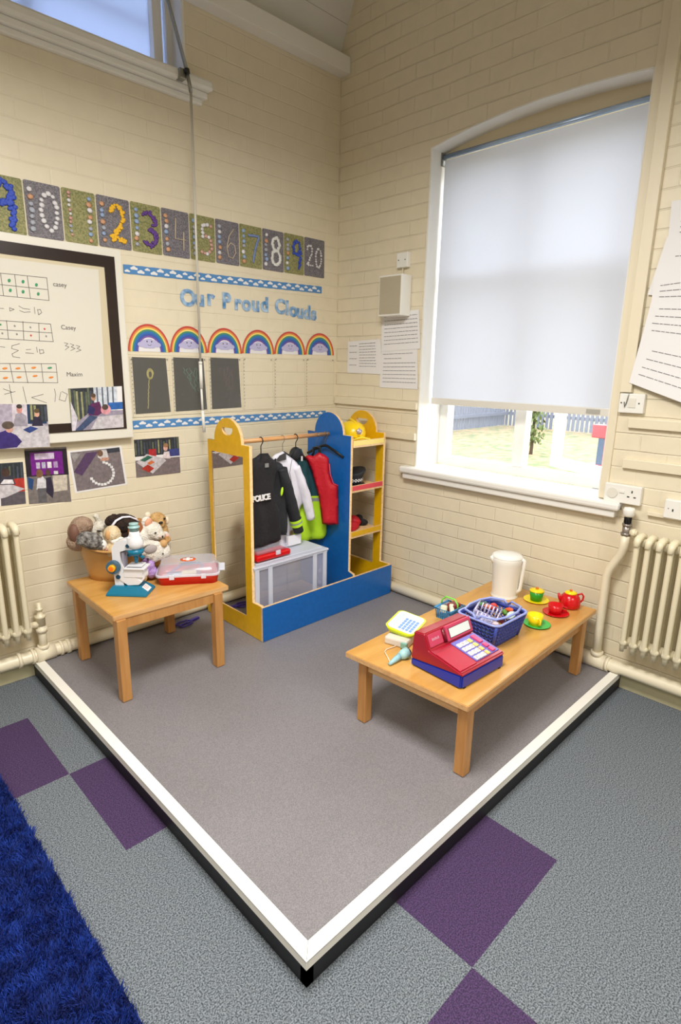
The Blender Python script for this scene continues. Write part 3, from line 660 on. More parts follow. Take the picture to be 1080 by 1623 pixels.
bm = BM(); tube(bm, [(-.11, -.05, .004), (-.06, -.135, .012), (.0, -.155, .03), (.06, -.14, .014), (.11, -.06, .004)], .005, 8); new('visor_edge', bm, mat('yellow_bright', (255, 224, 70), .2), ht)
pc = thing('police_cap', 'black police cap with chequered white band on the middle shelf', 'cap', (-.285, -.44, .825), R(-12)); pc.scale = (.80, .80, .80)
bm = BM(); lathe(bm, [(0, .0), (.075, .0), (.082, .02), (.084, .045), (.11, .085), (.105, .10), (.06, .095), (0, .09)], (0, 0, 0), 32, sx=1.15, sy=1.0)
for v in bm.verts: v.co.z += max(0, v.co.x)*.25*(v.co.z > .06)
new('crown', bm, CBN, pc)
bm = BM()
for rw in range(3):
    for k in range(44):
        if (k+rw) % 2: continue
        a0 = 2*PI*k/44; a1 = 2*PI*(k+1)/44; rr = .0855+.004*rw*.3; z = .028+.008*rw
        prism(bm, [(rr*1.16*math.cos(a0), rr*1.01*math.sin(a0), z), (rr*1.16*math.cos(a1), rr*1.01*math.sin(a1), z), (rr*1.16*math.cos(a1), rr*1.01*math.sin(a1), z+.008), (rr*1.16*math.cos(a0), rr*1.01*math.sin(a0), z+.008)], (.001*math.cos(a0), .001*math.sin(a0), 0))
new('chequered_band', bm, PAPER, pc)
bm = BM(); prism(bm, [(math.cos(a)*.098*1.0, math.sin(a)*.088-.0, .012) for a in [R(v) for v in range(200, 341, 14)]]+[(math.cos(a)*.11, -.02+math.sin(a)*.115, .0) for a in [R(v) for v in range(335, 204, -14)]], (0, 0, .005)); new('peak', bm, mat('black_patent', (14, 14, 16), .12), pc)
# red soft cap on low shelf
bm = BM(); ell(bm, (-.30, -.44, .555), (.085, .07, .03)); ell(bm, (-.23, -.42, .565), (.05, .05, .035)); ell(bm, (-.33, -.47, .545), (.05, .05, .015))
for v in bm.verts: v.co += Vector(noise.noise_vector(v.co*22))*.014
o = new('soft_hat', bm, mat('red_felt', (196, 20, 40), .6, bump=.4, bscale=60), None, True); tag(o, 'crumpled red cloth hat on the lowest shelf', 'hat')
bm = BM(); ell(bm, (-.165, -.43, .55), (.035, .05, .028)); ell(bm, (-.15, -.40, .57), (.02, .03, .02))
for v in bm.verts: v.co += Vector(noise.noise_vector(v.co*22))*.01
o = new('glove', bm, CB, None, True); tag(o, 'black cloth glove beside the red hat on the lowest shelf', 'glove')
# purple plastic toy on the floor
tp = thing('play_scissors', 'purple plastic toy on the platform between table and stand', 'toy', (-1.30, -.16, PH+.008), R(12))
PUR = mat('purple_plastic', (60, 44, 150), .3)
bm = BM()
for s in (-1, 1): tube(bm, [(.045*math.cos(R(a))-.06, .018*s+.016*math.sin(R(a)), 0) for a in range(0, 360, 30)], .005, 8, closed=True)
new('handle', bm, PUR, tp)
bm = BM(); box(bm, -.02, .05, -.012, .012, -.006, .006, bev=.003); new('blade', bm, PUR, tp)

# ================================================================== LEFT TABLE TOYS
# tub
TB = mat('tan_plastic', (196, 148, 86), .4)
tub = thing('plastic_tub', 'tan scalloped plastic tub full of plush animals on the square table', 'tub', (-1.70, -.225, ZL), R(-25))
bm = BM(); rings = []; seg = 64
def rim(a): return .180+.012*math.cos(2*a)-.020*math.cos(a)-.004*math.cos(6*a)
def tubring(k, fl=0):
    out = []
    for j in range(seg):
        a = 2*PI*j/seg; s = k
        rx = .168+(.212-.168)*s+fl; ry = .108+(.158-.108)*s+fl; z = rim(a)*s
        out.append(bm.verts.new((rx*math.cos(a), ry*math.sin(a), z)))
    return out
def shift(ring, d, dz):
    out = []
    for v in ring:
        n_ = Vector((v.co.x, v.co.y, 0)).normalized(); out.append(bm.verts.new(v.co+n_*d+Vector((0, 0, dz))))
    return out
rr = [tubring(k/6) for k in range(7)]; rr.append(shift(rr[-1], .016, .002)); rr.append(shift(rr[-1], .001, -.008)); 
inner = [shift(r_, -.004, .0) for r_ in rr[6::-1]]
bot = bm.faces.new(rr[0][::-1]); botin = None
seq = rr[::-1][:0]+rr
for a, b in zip(rr, rr[1:]):
    for j in range(seg): f = bm.faces.new((a[j], a[(j+1) % seg], b[(j+1) % seg], b[j])); f.smooth = True
for a, b in zip([rr[6]]+inner, inner):
    for j in range(seg): f = bm.faces.new((a[j], a[(j+1) % seg], b[(j+1) % seg], b[j])); f.smooth = True
for v in inner[-1]: v.co.z += .004
bm.faces.new(inner[-1])
bmesh.ops.recalc_face_normals(bm, faces=bm.faces)
new('bowl', bm, TB, tub)
bm = BM(); tube(bm, [(v.x, v.y, v.z) for v in [Vector(((.226)*math.cos(2*PI*j/64), .172*math.sin(2*PI*j/64), rim(2*PI*j/64)-.002)) for j in range(64)]], .006, 8, closed=True); new('rolled_rim', bm, TB, tub)
# plush toys
tex = bpy.data.textures.new('fur', 'CLOUDS'); tex.noise_scale = .008; tex.noise_depth = 2
def fur_mat(name, c, c2, sc=40):
    return mat(name, c, .95, c2=c2, vscale=sc, bump=.8, bscale=140)
def plush(name, label, blobs, m, feats, voxel=.0045, disp=.006):
    bm = BM()
    for c, r, *e in blobs: ell(bm, c, r, E3(*e[0]) if e else None, sub=3)
    o = new(name, bm, m, None); tag(o, label, 'soft toy', 'plush toys in the tan tub')
    md = o.modifiers.new('r', 'REMESH'); md.mode = 'VOXEL'; md.voxel_size = voxel; md.use_smooth_shade = True
    s = o.modifiers.new('s', 'SMOOTH'); s.factor = .6; s.iterations = 3
    d = o.modifiers.new('d', 'DISPLACE'); d.texture = tex; d.strength = disp; d.mid_level = .5
    for (nm, c, r, col, *e) in feats:
        b = BM(); ell(b, c, r, E3(*e[0]) if e else None, sub=3); new(nm, b, mat('plush_'+nm+'_%d_%d_%d' % col, col, .6 if nm != 'eye' else .15), o, True)
    return o
VIEW = Vector((-.55, -.75, .28)).normalized()      # towards the room, used to face noses and eyes
def P3(px, py, d=-.2): return at(px, py, 1, d)
def S(px, py, y): v = at(px, py, 1, y); return (v.x, v.y, v.z)
c5 = lambda a, b: (100+a/7.714, 790+b/7.714)
c6 = lambda a, b: (220+a/7.714, 790+b/7.714)
def sp(q, y, off=(0, 0, 0)): v = at(*q, 1, y); return (v.x+off[0], v.y+off[1], v.z+off[2])
y1 = -.16
plush('plush_animal', 'reddish brown and taupe plush at the left end of the tub', [(sp(c5(230, 330), y1), (.052, .05, .045)), (sp(c5(150, 430), y1), (.034, .045, .055)), (sp(c5(200, 520), y1), (.06, .05, .05))],
      fur_mat('taupe_fur', (176, 150, 128), (150, 122, 104)), [('back_patch', sp(c5(140, 420), y1, (-.008, -.02, 0)), (.026, .030, .050), (118, 82, 68)), ('nose', sp(c5(212, 243), y1), (.007, .006, .004), (40, 30, 28))])
y1 = -.29
plush('plush_cat', 'grey tabby plush cat with white muzzle leaning on the left tub rim', [(sp(c5(350, 520), y1), (.052, .048, .040), (0, 15, 0)), (sp(c5(280, 480), y1), (.04, .04, .03)), (sp(c5(240, 520), y1), (.03, .03, .022)), (sp(c5(440, 560), y1, (0, -.01, 0)), (.03, .03, .03))],
      fur_mat('tabby_fur', (158, 154, 150), (70, 66, 64), 55), [('muzzle', sp(c5(465, 555), y1, (.0, -.022, 0)), (.020, .018, .026), (232, 228, 226)), ('nose', sp(c5(490, 600), y1, (0, -.04, 0)), (.005, .005, .004), (214, 150, 150))])
y1 = -.31
plush('plush_dog', 'cream plush puppy with tan curled ear behind the microscope', [(sp(c5(600, 440), y1), (.042, .040, .045)), (sp(c5(640, 520), y1, (0, -.006, 0)), (.036, .034, .03)), (sp(c5(620, 620), y1), (.045, .045, .045)), (sp(c5(730, 560), y1), (.02, .02, .03))],
      fur_mat('cream_fur', (232, 214, 180), (214, 190, 150)), [('ear', sp(c5(530, 440), y1, (0, -.02, 0)), (.014, .012, .024), (206, 158, 104)), ('chest', sp(c5(640, 500), y1, (0, -.028, 0)), (.034, .014, .018), (240, 234, 226)), ('belly', sp(c5(600, 610), y1, (0, -.030, 0)), (.034, .02, .03), (214, 186, 138))])
y1 = -.12
plush('plush_animal', 'white plush with one upright limb at the back of the tub', [(sp(c5(480, 340), y1), (.055, .045, .030), (0, 10, 0)), (sp(c5(430, 260), y1), (.014, .014, .036), (0, -22, 0)), (sp(c5(400, 215), y1), (.016, .014, .012)), (sp(c5(360, 390), y1), (.04, .04, .03)), (sp(c5(420, 400), y1, (0, 0, -.03)), (.06, .04, .04))],
      fur_mat('white_fur', (234, 228, 214), (214, 206, 190)), [('eye', sp(c5(395, 375), y1, (0, -.045, 0)), (.012, .006, .004), (50, 42, 40), (0, 25, 0))], disp=.004)
y1 = -.20
plush('plush_doll', 'dark brown haired doll with white headband in the middle of the tub', [(sp(c5(740, 310), y1), (.078, .06, .052), (0, 12, 0)), (sp(c5(590, 260), y1), (.026, .024, .022)), (sp(c5(550, 290), y1), (.016, .02, .018)), (sp(c5(760, 440), y1), (.05, .05, .06)), (sp(c5(620, 215), y1), (.014, .012, .012))],
      fur_mat('dark_hair', (58, 40, 30), (30, 20, 18), 60), [('face', sp(c5(830, 370), y1, (.0, -.055, .004)), (.042, .03, .042), (150, 84, 44)), ('brown_ear', sp(c5(930, 320), y1, (0, 0, 0)), (.024, .02, .036), (172, 116, 60))], disp=.008)
bm = BM(); tube(bm, [sp(c5(540, 320), y1, (0, -.05, 0)), sp(c5(600, 250), y1, (0, -.045, 0)), sp(c5(680, 212), y1, (0, -.04, 0)), sp(c5(770, 205), y1, (0, -.04, 0)), sp(c5(850, 235), y1, (0, -.04, 0)), sp(c5(890, 270), y1, (0, -.03, 0))], .008, 10, flat=.6)
hb = new('headband', bm, WHC, bpy.data.objects['plush_doll'], True)
y1 = -.19
plush('plush_bear', 'golden tan plush bear with white ears at the back right of the tub', [(sp(c6(225, 270), y1), (.048, .042, .046)), (sp(c6(225, 300), y1, (0, -.03, 0)), (.028, .026, .026)), (sp(c6(250, 420), y1), (.05, .045, .07)), (sp(c6(300, 360), y1, (0, -.02, 0)), (.014, .014, .018))],
      fur_mat('golden_fur', (214, 176, 120), (186, 142, 86)), [('ear', sp(c6(110, 205), y1, (0, 0, 0)), (.016, .01, .018), (238, 224, 200)), ('ear', sp(c6(345, 270), y1, (0, 0, 0)), (.012, .01, .022), (238, 222, 196)), ('eye', sp(c6(268, 228), y1, (0, -.042, 0)), (.006, .005, .006), (40, 26, 20)), ('nose', sp(c6(205, 270), y1, (0, -.058, 0)), (.012, .007, .007), (36, 24, 22))])
y1 = -.27
WM = fur_mat('mouse_fur', (238, 234, 224), (222, 216, 204))
plush('plush_mouse', 'large white plush mouse with pink ears at the right of the tub', [(sp(c6(165, 400), y1), (.054, .048, .050), (0, 20, 0)), (sp(c6(215, 440), y1, (.0, -.024, 0)), (.034, .03, .028)), (sp(c6(60, 480), y1, (0, .02, 0)), (.05, .05, .06)), (sp(c6(100, 290), y1, (0, .01, 0)), (.026, .014, .03), (0, 35, 0)), (sp(c6(345, 470), y1, (0, .01, 0)), (.022, .014, .034), (0, -25, 0)), (sp(c6(340, 570), y1), (.022, .022, .05))],
      WM, [('ear_lining', sp(c6(108, 285), y1, (0, -.010, -.002)), (.018, .010, .024), (222, 160, 130), (0, 35, 0)), ('ear_lining', sp(c6(345, 470), y1, (0, -.010, 0)), (.012, .009, .026), (226, 188, 180), (0, -25, 0)), ('eye', sp(c6(148, 396), y1, (0, -.050, 0)), (.006, .004, .004), (30, 26, 28)), ('eye', sp(c6(230, 440), y1, (.0, -.055, 0)), (.004, .004, .008), (30, 26, 28)), ('nose', sp(c6(190, 435), y1, (0, -.062, 0)), (.007, .006, .006), (230, 200, 190))], disp=.002)
y1 = -.405
bl = []
for a, b in [((20, 560), (.035, .03, .018)), ((100, 545), (.04, .026, .014)), ((180, 560), (.036, .026, .016)), ((150, 650), (.04, .026, .016)), ((60, 650), (.036, .028, .018)), ((220, 620), (.026, .026, .036)), ((260, 680), (.03, .024, .034)), ((330, 640), (.024, .022, .036)), ((190, 720), (.024, .022, .026)), ((120, 680), (.03, .03, .03)), ((210, 650), (.04, .03, .05))]: bl.append((sp(c6(*a), y1), b))
plush('plush_rabbit', 'floppy white plush with grey belly hanging over the front tub rim', bl, WM, [('belly_patch', sp(c6(115, 605), y1, (0, -.026, 0)), (.034, .012, .022), (168, 158, 156)), ('nose', sp(c6(262, 660), y1, (.0, -.03, 0)), (.004, .004, .005), (60, 60, 66)), ('foot_patch', sp(c6(290, 545), y1, (0, -.01, 0)), (.020, .018, .02), (196, 154, 100))], disp=.003)
# lilac plush on the table
y1 = -.40
o = plush('plush_elephant', 'small lilac plush lying on the table behind the first aid case', [(sp(c6(110, 780), y1, (0, 0, -.012)), (.034, .03, .034)), (sp(c6(60, 800), y1, (0, 0, -.01)), (.03, .026, .022)), (sp(c6(150, 850), y1, (0, 0, -.02)), (.03, .03, .034)), (sp(c6(60, 840), y1, (0, 0, -.02)), (.03, .03, .03))],
      fur_mat('lilac_fur', (206, 172, 232), (186, 150, 220)), [('bow', sp(c6(55, 740), y1, (0, -.028, 0)), (.018, .008, .012), (116, 84, 130)), ('knot', sp(c6(70, 722), y1, (0, -.034, 0)), (.006, .005, .006), (50, 34, 44))], disp=.002)
o['group'] = 'soft toys on the square table'
o = plush('plush_paw_toy', 'pale yellow plush foot poking out between microscope and case', [((-1.735, -.425, ZL+.032), (.034, .034, .030)), ((-1.70, -.40, ZL+.026), (.03, .034, .026))], fur_mat('straw_fur', (232, 210, 150), (214, 186, 120)), [('sole', (-1.742, -.452, ZL+.026), (.022, .012, .016), (176, 132, 62))], disp=.002)
o['group'] = 'soft toys on the square table'

# microscope
mc = thing('toy_microscope', 'white and teal toy microscope with orange focus knob on the square table', 'microscope', (-1.786, -.476, ZL), R(-46))
TEAL = mat('teal_plastic', (0, 112, 146), .35); MW = mat('microscope_white', (228, 228, 232), .3)
bm = BM()
b0 = [(-.095, -.064), (.095, -.064), (.095, .064), (-.095, .064)]; b1 = [(-.070, -.046), (.050, -.046), (.050, .046), (-.070, .046)]
vs = [bm.verts.new((x, y, 0)) for x, y in b0]+[bm.verts.new((x, y, .008)) for x, y in b0]+[bm.verts.new((x, y, .042)) for x, y in b1]
bm.faces.new(vs[3::-1]); bm.faces.new(vs[8:12])
for k in (0, 4):
    for i in range(4): bm.faces.new((vs[k+i], vs[k+(i+1) % 4], vs[k+4+(i+1) % 4], vs[k+4+i]))
bmesh.ops.recalc_face_normals(bm, faces=bm.faces); bmesh.ops.bevel(bm, geom=list(bm.edges), offset=.003, segments=2, affect='EDGES')
new('base', bm, TEAL, mc)
sl_ = math.atan2(.034, .045)
Tn = Matrix.Translation((.0745, .0, .0245)) @ Matrix.Rotation(sl_, 4, 'Y')
bm = BM(); box(bm, -.016, .018, -.024, .024, .0, .0018, T=Tn); lb = new('base_label', bm, PAPER, mc)
bm = BM()
for k in range(3): box(bm, -.010+.007*k, -.008+.007*k, -.016, .016, .0018, .0021, T=Tn)
new('label_print', bm, mat('red_ink', (200, 60, 70), .6), lb)
# C-shaped arm: side profile (x, z)
armp = [(-.062, .04), (-.02, .04), (-.022, .055), (.055, .05), (.078, .078), (.078, .092), (.072, .12), (-.012, .118), (-.028, .16), (-.028, .205), (.0, .215), (.03, .215), (.03, .255), (-.01, .262), (-.048, .25), (-.066, .22), (-.066, .12)]
cu = curve_plate('arm', armp, [], .052, (0, 0, 0), (1, 0, 0), (0, 0, 1), MW, MW, mc)
bm = BM(); prism(bm, [(-.058, -.030, .088), (-.014, -.030, .118), (.066, -.030, .062), (.05, -.030, .048), (.0, -.030, .044)], (0, .006, 0)); box(bm, -.015, .07, -.032, -.026, .085, .121); new('side_cover', bm, MW, cu)
bm = BM(); cyl(bm, (-.018, 0, .19), (-.020, 0, .128), .006); box(bm, -.024, -.014, -.02, .02, .125, .2); new('rack', bm, mat('microscope_grey', (150, 146, 160), .4), cu)
bm = BM(); box(bm, -.012, .085, -.04, .04, .123, .130, bev=.002); box(bm, .0, .07, -.03, .03, .136, .1385); new('stage', bm, MW, mc)
Tt = Matrix.Translation((.035, 0, .225)) @ Matrix.Rotation(R(0), 4, 'Y')
bm = BM(); lathe(bm, [(0, -.012), (.022, -.012), (.034, 0), (.040, .02), (.030, .045), (.024, .06), (.022, .075), (0, .075)], (0, 0, 0), 28, T=Tt); box(bm, -.028, .01, -.028, .028, .0, .052, T=Tt, bev=.006); new('eyepiece_tube', bm, MW, mc)
bm = BM(); lathe(bm, [(0, .075), (.022, .075), (.022, .09), (0, .09)], (0, 0, 0), 28, T=Tt); new('eyepiece_ring', bm, mat('grey_green', (112, 140, 140), .4), mc)
bm = BM(); lathe(bm, [(0, .09), (.026, .09), (.026, .096), (.019, .097), (.019, .106), (.021, .107), (.021, .112), (0, .112)], (0, 0, 0), 28, T=Tt); new('eyepiece', bm, mat('pale_teal', (158, 196, 196), .35), mc)
bm = BM(); lathe(bm, [(0, -.045), (.016, -.045), (.036, -.03), (.038, -.012), (0, -.010)], (0, 0, 0), 28, T=Tt); cyl(bm, Tt @ Vector((0, 0, -.045)), Tt @ Vector((0, 0, -.078)), .010, r1=.008); cyl(bm, Tt @ Vector((.012, 0, -.035)), Tt @ Vector((.036, 0, -.055)), .008); cyl(bm, Tt @ Vector((-.012, 0, -.035)), Tt @ Vector((-.036, 0, -.045)), .008); new('lens_turret', bm, TEAL, mc)
for s in (-1, 1):
    bm = BM(); cyl(bm, (-.058, s*.028, .135), (-.058, s*.05, .135), .030, 32)
    for k in range(24): a = k*PI/12; box(bm, -.058+.030*math.cos(a)-.0015, -.058+.030*math.cos(a)+.0015, min(s*.03, s*.049), max(s*.03, s*.049), .135+.030*math.sin(a)-.0015, .135+.030*math.sin(a)+.0015)
    kn = new('focus_wheel', bm, mat('slate_teal', (70, 104, 126), .4), mc)
    bm = BM(); cyl(bm, (-.058, s*.05, .135), (-.058, s*.066, .135), .017, 24, r1=.015); kk = new('focus_knob', bm, mat('amber_plastic', (244, 176, 20), .35), kn)
    bm = BM(); cyl(bm, (-.058, s*.066, .135), (-.058, s*.069, .135), .010, 24); new('knob_cap', bm, mat('orange_plastic', (246, 120, 30), .35), kk)
bm = BM(); cyl(bm, (.012, -.026, .236), (.012, -.034, .236), .009); cyl(bm, (-.042, -.026, .085), (-.042, -.036, .085), .010); new('screw_cap', bm, mat('navy_plastic', (24, 62, 84), .3), mc)

# first aid kit
ka = thing('first_aid_case', 'red and clear toy first aid case with orange and white cross', 'case', (-1.495, -.502, ZL), R(-33))
RP = MT['red_plastic']
def rbox(bm, hx0, hy0, z0, hx1, hy1, z1, r=.03, seg=5, closed=True, mi=0, cap0=True, cap1=True):
    def ring(hx, hy, z):
        out = []
        for cx, cy, a0 in ((1, 1, 0), (-1, 1, 90), (-1, -1, 180), (1, -1, 270)):
            for k in range(seg+1): a = R(a0+90*k/seg); out.append(bm.verts.new((cx*(hx-r)+r*math.cos(a), cy*(hy-r)+r*math.sin(a), z)))
        return out
    a, b = ring(hx0, hy0, z0), ring(hx1, hy1, z1); n = len(a)
    for i in range(n): f = bm.faces.new((a[i], a[(i+1) % n], b[(i+1) % n], b[i])); f.material_index = mi; f.smooth = True
    if cap0: bm.faces.new(a[::-1]).material_index = mi
    if cap1: bm.faces.new(b).material_index = mi
bm = BM(); rbox(bm, .138, .082, 0, .148, .092, .046, cap1=False); rbox(bm, .140, .084, .003, .143, .088, .046, cap1=False); new('base', bm, RP, ka)
bm = BM(); rbox(bm, .150, .094, .046, .150, .094, .052, cap0=False, cap1=False); rbox(bm, .148, .092, .052, .128, .070, .105, cap0=False, cap1=True); new('lid', bm, clear('kit_lid', (225, 230, 242), .38, .12), ka)
bm = BM(); rbox(bm, .153, .097, .044, .153, .097, .052, cap0=False, cap1=False); rbox(bm, .153, .097, .052, .146, .090, .054, cap0=False, cap1=False); new('lid_rim', bm, CLPK, ka)
for x in (-.075, .075):
    bm = BM(); box(bm, x-.012, x+.012, -.102, -.096, .034, .058, bev=.002); new('catch', bm, CLPK, ka)
bm = BM(); box(bm, .150, .178, -.05, .05, .052, .06, bev=.003); new('carry_handle', bm, CLPK, ka)
bm = BM(); lathe(bm, [(0, 0), (.030, 0), (.030, .002), (0, .002)], (0, 0, 0), 36, T=Matrix.Translation((0, -.015, .106)) @ Matrix.Diagonal((1.25, .9, 1, 1))); bd = new('badge', bm, mat('orange_badge', (232, 96, 44), .4), ka)
bm = BM(); box(bm, -.024, .024, -.0215, -.0085, .108, .1095); box(bm, -.008, .008, -.035, .005, .108, .1096); new('cross', bm, PAPER, bd)
def inkit(nm, lb, f, col): 
    b = BM(); f(b); o = new(nm, b, mat('kit_'+nm, col, .5)); o.location = ka.location; o.rotation_euler = ka.rotation_euler; tag(o, lb, 'toy tool')
inkit('toy_syringe', 'pale grey toy syringe inside the first aid case', lambda b: (cyl(b, (-.10, -.02, .03), (.0, -.01, .03), .010), cyl(b, (.0, -.01, .03), (.05, -.005, .03), .004), box(b, .048, .052, -.02, .01, .02, .04)), (150, 160, 190))
inkit('bandage_box', 'cream box inside the first aid case', lambda b: box(b, -.03, .04, -.075, -.04, .01, .06, bev=.002), (226, 214, 186))
inkit('stethoscope', 'blue-grey stethoscope coiled inside the first aid case', lambda b: (tube(b, [(.02+.05*math.cos(R(a)), .02+.035*math.sin(R(a)), .055+.0001*a) for a in range(0, 330, 15)], .005, 8), tube(b, [(.07, .02, .055), (.03, .0, .04), (-.05, .02, .03), (-.11, .04, .02)], .004, 8)), (96, 110, 160))
inkit('toy_pill_bottle', 'red bottle at the right inside the first aid case', lambda b: (cyl(b, (.10, .0, .01), (.10, .0, .06), .018), cyl(b, (.10, 0, .06), (.10, 0, .07), .012)), (206, 60, 64))
inkit('toy_forceps', 'violet toy forceps at the left inside the first aid case', lambda b: (tube(b, [(-.12, -.05, .02), (-.08, -.03, .05), (-.03, .02, .07)], .005, 8), tube(b, [(-.12, -.02, .02), (-.08, -.02, .05), (-.03, .02, .075)], .005, 8)), (130, 96, 160))

# ================================================================== RIGHT TABLE TOYS
# cash register (local x right, y back)
cr = thing('toy_cash_register', 'red and blue toy cash register with white number keys', 'cash register', (-1.064, -1.815, ZR), R(-3))
RR = mat('register_red', (160, 12, 40), .28, coat=.3); RB = mat('register_blue', (28, 52, 170), .3); RPK = mat('register_pink_face', (196, 60, 96), .3)
hw = .138
bm = BM(); pr = [(-.125, .004), (.118, .004), (.118, .03), (-.125, .056)]; prism(bm, [(-hw, y, z) for y, z in pr], (2*hw, 0, 0)); bmesh.ops.recalc_face_normals(bm, faces=bm.faces); bmesh.ops.bevel(bm, geom=list(bm.edges), offset=.004, segments=2, affect='EDGES'); new('blue_base', bm, RB, cr)
bm = BM(); box(bm, -hw+.01, hw-.006, -.130, -.124, .006, .050, bev=.002); new('drawer_front', bm, RB, cr)
bm = BM(); box(bm, -hw+.02, -hw+.03, -.13, .11, 0, .006); box(bm, hw-.03, hw-.02, -.13, .11, 0, .006); new('foot', bm, BLACKP, cr)
pr = [(-.132, .056), (.120, .030), (.118, .06), (.112, .146), (.060, .152), (.030, .092), (-.132, .066)]
pr = [(-.132, .054), (.120, .030), (.116, .08), (.110, .150), (.058, .156), (.030, .096), (-.128, .066)]
bm = BM(); prism(bm, [(-hw, y, z) for y, z in pr], (2*hw, 0, 0)); bmesh.ops.recalc_face_normals(bm, faces=bm.faces); bmesh.ops.bevel(bm, geom=list(bm.edges), offset=.005, segments=3, affect='EDGES'); bd = new('red_housing', bm, RR, cr)
# sloped keypad deck
ds = math.atan2(.030, .158); Tk = Matrix.Translation((0, -.128, .066)) @ Matrix.Rotation(ds, 4, 'X')
bm = BM(); box(bm, -.022, hw-.010, .018, .148, -.002, .004, T=Tk, bev=.002); kp = new('keypad', bm, mat('keypad_violet', (112, 108, 190), .35), cr)
kc = [('key', PAPER)]
for i in range(4):
    for k in range(3):
        x = -.008+.0225*k; y = .030+.0285*i; bm = BM(); box(bm, x-.009, x+.009, y-.0105, y+.0105, .003, .009, T=Tk, bev=.002); ky = new('number_key', bm, PAPER, kp)
        s = [['0', '.', '='], ['1', '2', '3'], ['4', '5', '6'], ['7', '8', '9']][i][k]
        text('key_digit', s, .014, mat('orange_ink', (226, 110, 70), .5), Tk @ Vector((x-.004, y-.005, .0095)), Tk.to_3x3() @ Vector((1, 0, 0)), Tk.to_3x3() @ Vector((0, 1, 0)), ky, ext=.0003)
for i in range(4):
    x = .062; y = .030+.0285*i; bm = BM(); box(bm, x-.009, x+.009, y-.0105, y+.0105, .003, .009, T=Tk, bev=.002); new('operator_key', bm, mat('key_yellow', (250, 226, 110), .35) if i > 1 else mat('key_orange', (248, 196, 110), .35), kp)
for y0, y1 in ((.022, .046), (.052, .076), (.084, .134)):
    bm = BM(); box(bm, .086, .108, y0, y1, .003, .011, T=Tk, bev=.002); new('function_key', bm, mat('key_pink', (214, 70, 120), .35), kp)
# card recess panel on deck
bm = BM(); box(bm, -hw+.006, -.028, .012, .130, .0, .003, T=Tk, bev=.001); new('scan_plate', bm, mat('register_red_light', (176, 24, 50), .3), cr)
# display on the sloping face
fs = math.atan2(.060, .028); Tf = Matrix.Translation((0, .030, .096)) @ Matrix.Rotation(fs, 4, 'X')
bm = BM(); box(bm, -.028, hw-.004, .002, .064, .0, .012, T=Tf, bev=.003); ds_ = new('display_housing', bm, RPK, cr)
bm = BM(); box(bm, -.014, hw-.018, .012, .052, .012, .0128, T=Tf); new('display_surround', bm, BLACKP, ds_)
bm = BM(); box(bm, -.011, hw-.021, .014, .050, .0128, .0134, T=Tf); new('display_screen', bm, mat('lcd_pale', (222, 232, 232), .1), ds_)
bm = BM(); box(bm, -hw+.012, -.045, .008, .058, .0, .003, T=Tf, bev=.001); sc_ = new('brand_panel', bm, RPK, cr)
bm = BM()
for k in range(5): box(bm, -hw+.03+.009*k, -hw+.036+.009*k, .03, .04-.002*(k % 2), .003, .0034, T=Tf)
new('raised_logo', bm, mat('logo_silver', (200, 150, 170), .4), sc_)
bm = BM(); cyl(bm, Tf @ Vector((-.037, .006, .004)), Tf @ Vector((-.037, .058, .004)), .008); new('receipt_slot', bm, mat('register_dark_red', (110, 6, 26), .3), cr)
bm = BM(); cyl(bm, (hw-.002, .085, .125), (hw+.018, .085, .125), .006); new('side_knob', bm, mat('lilac_knob', (168, 158, 190), .35), cr)

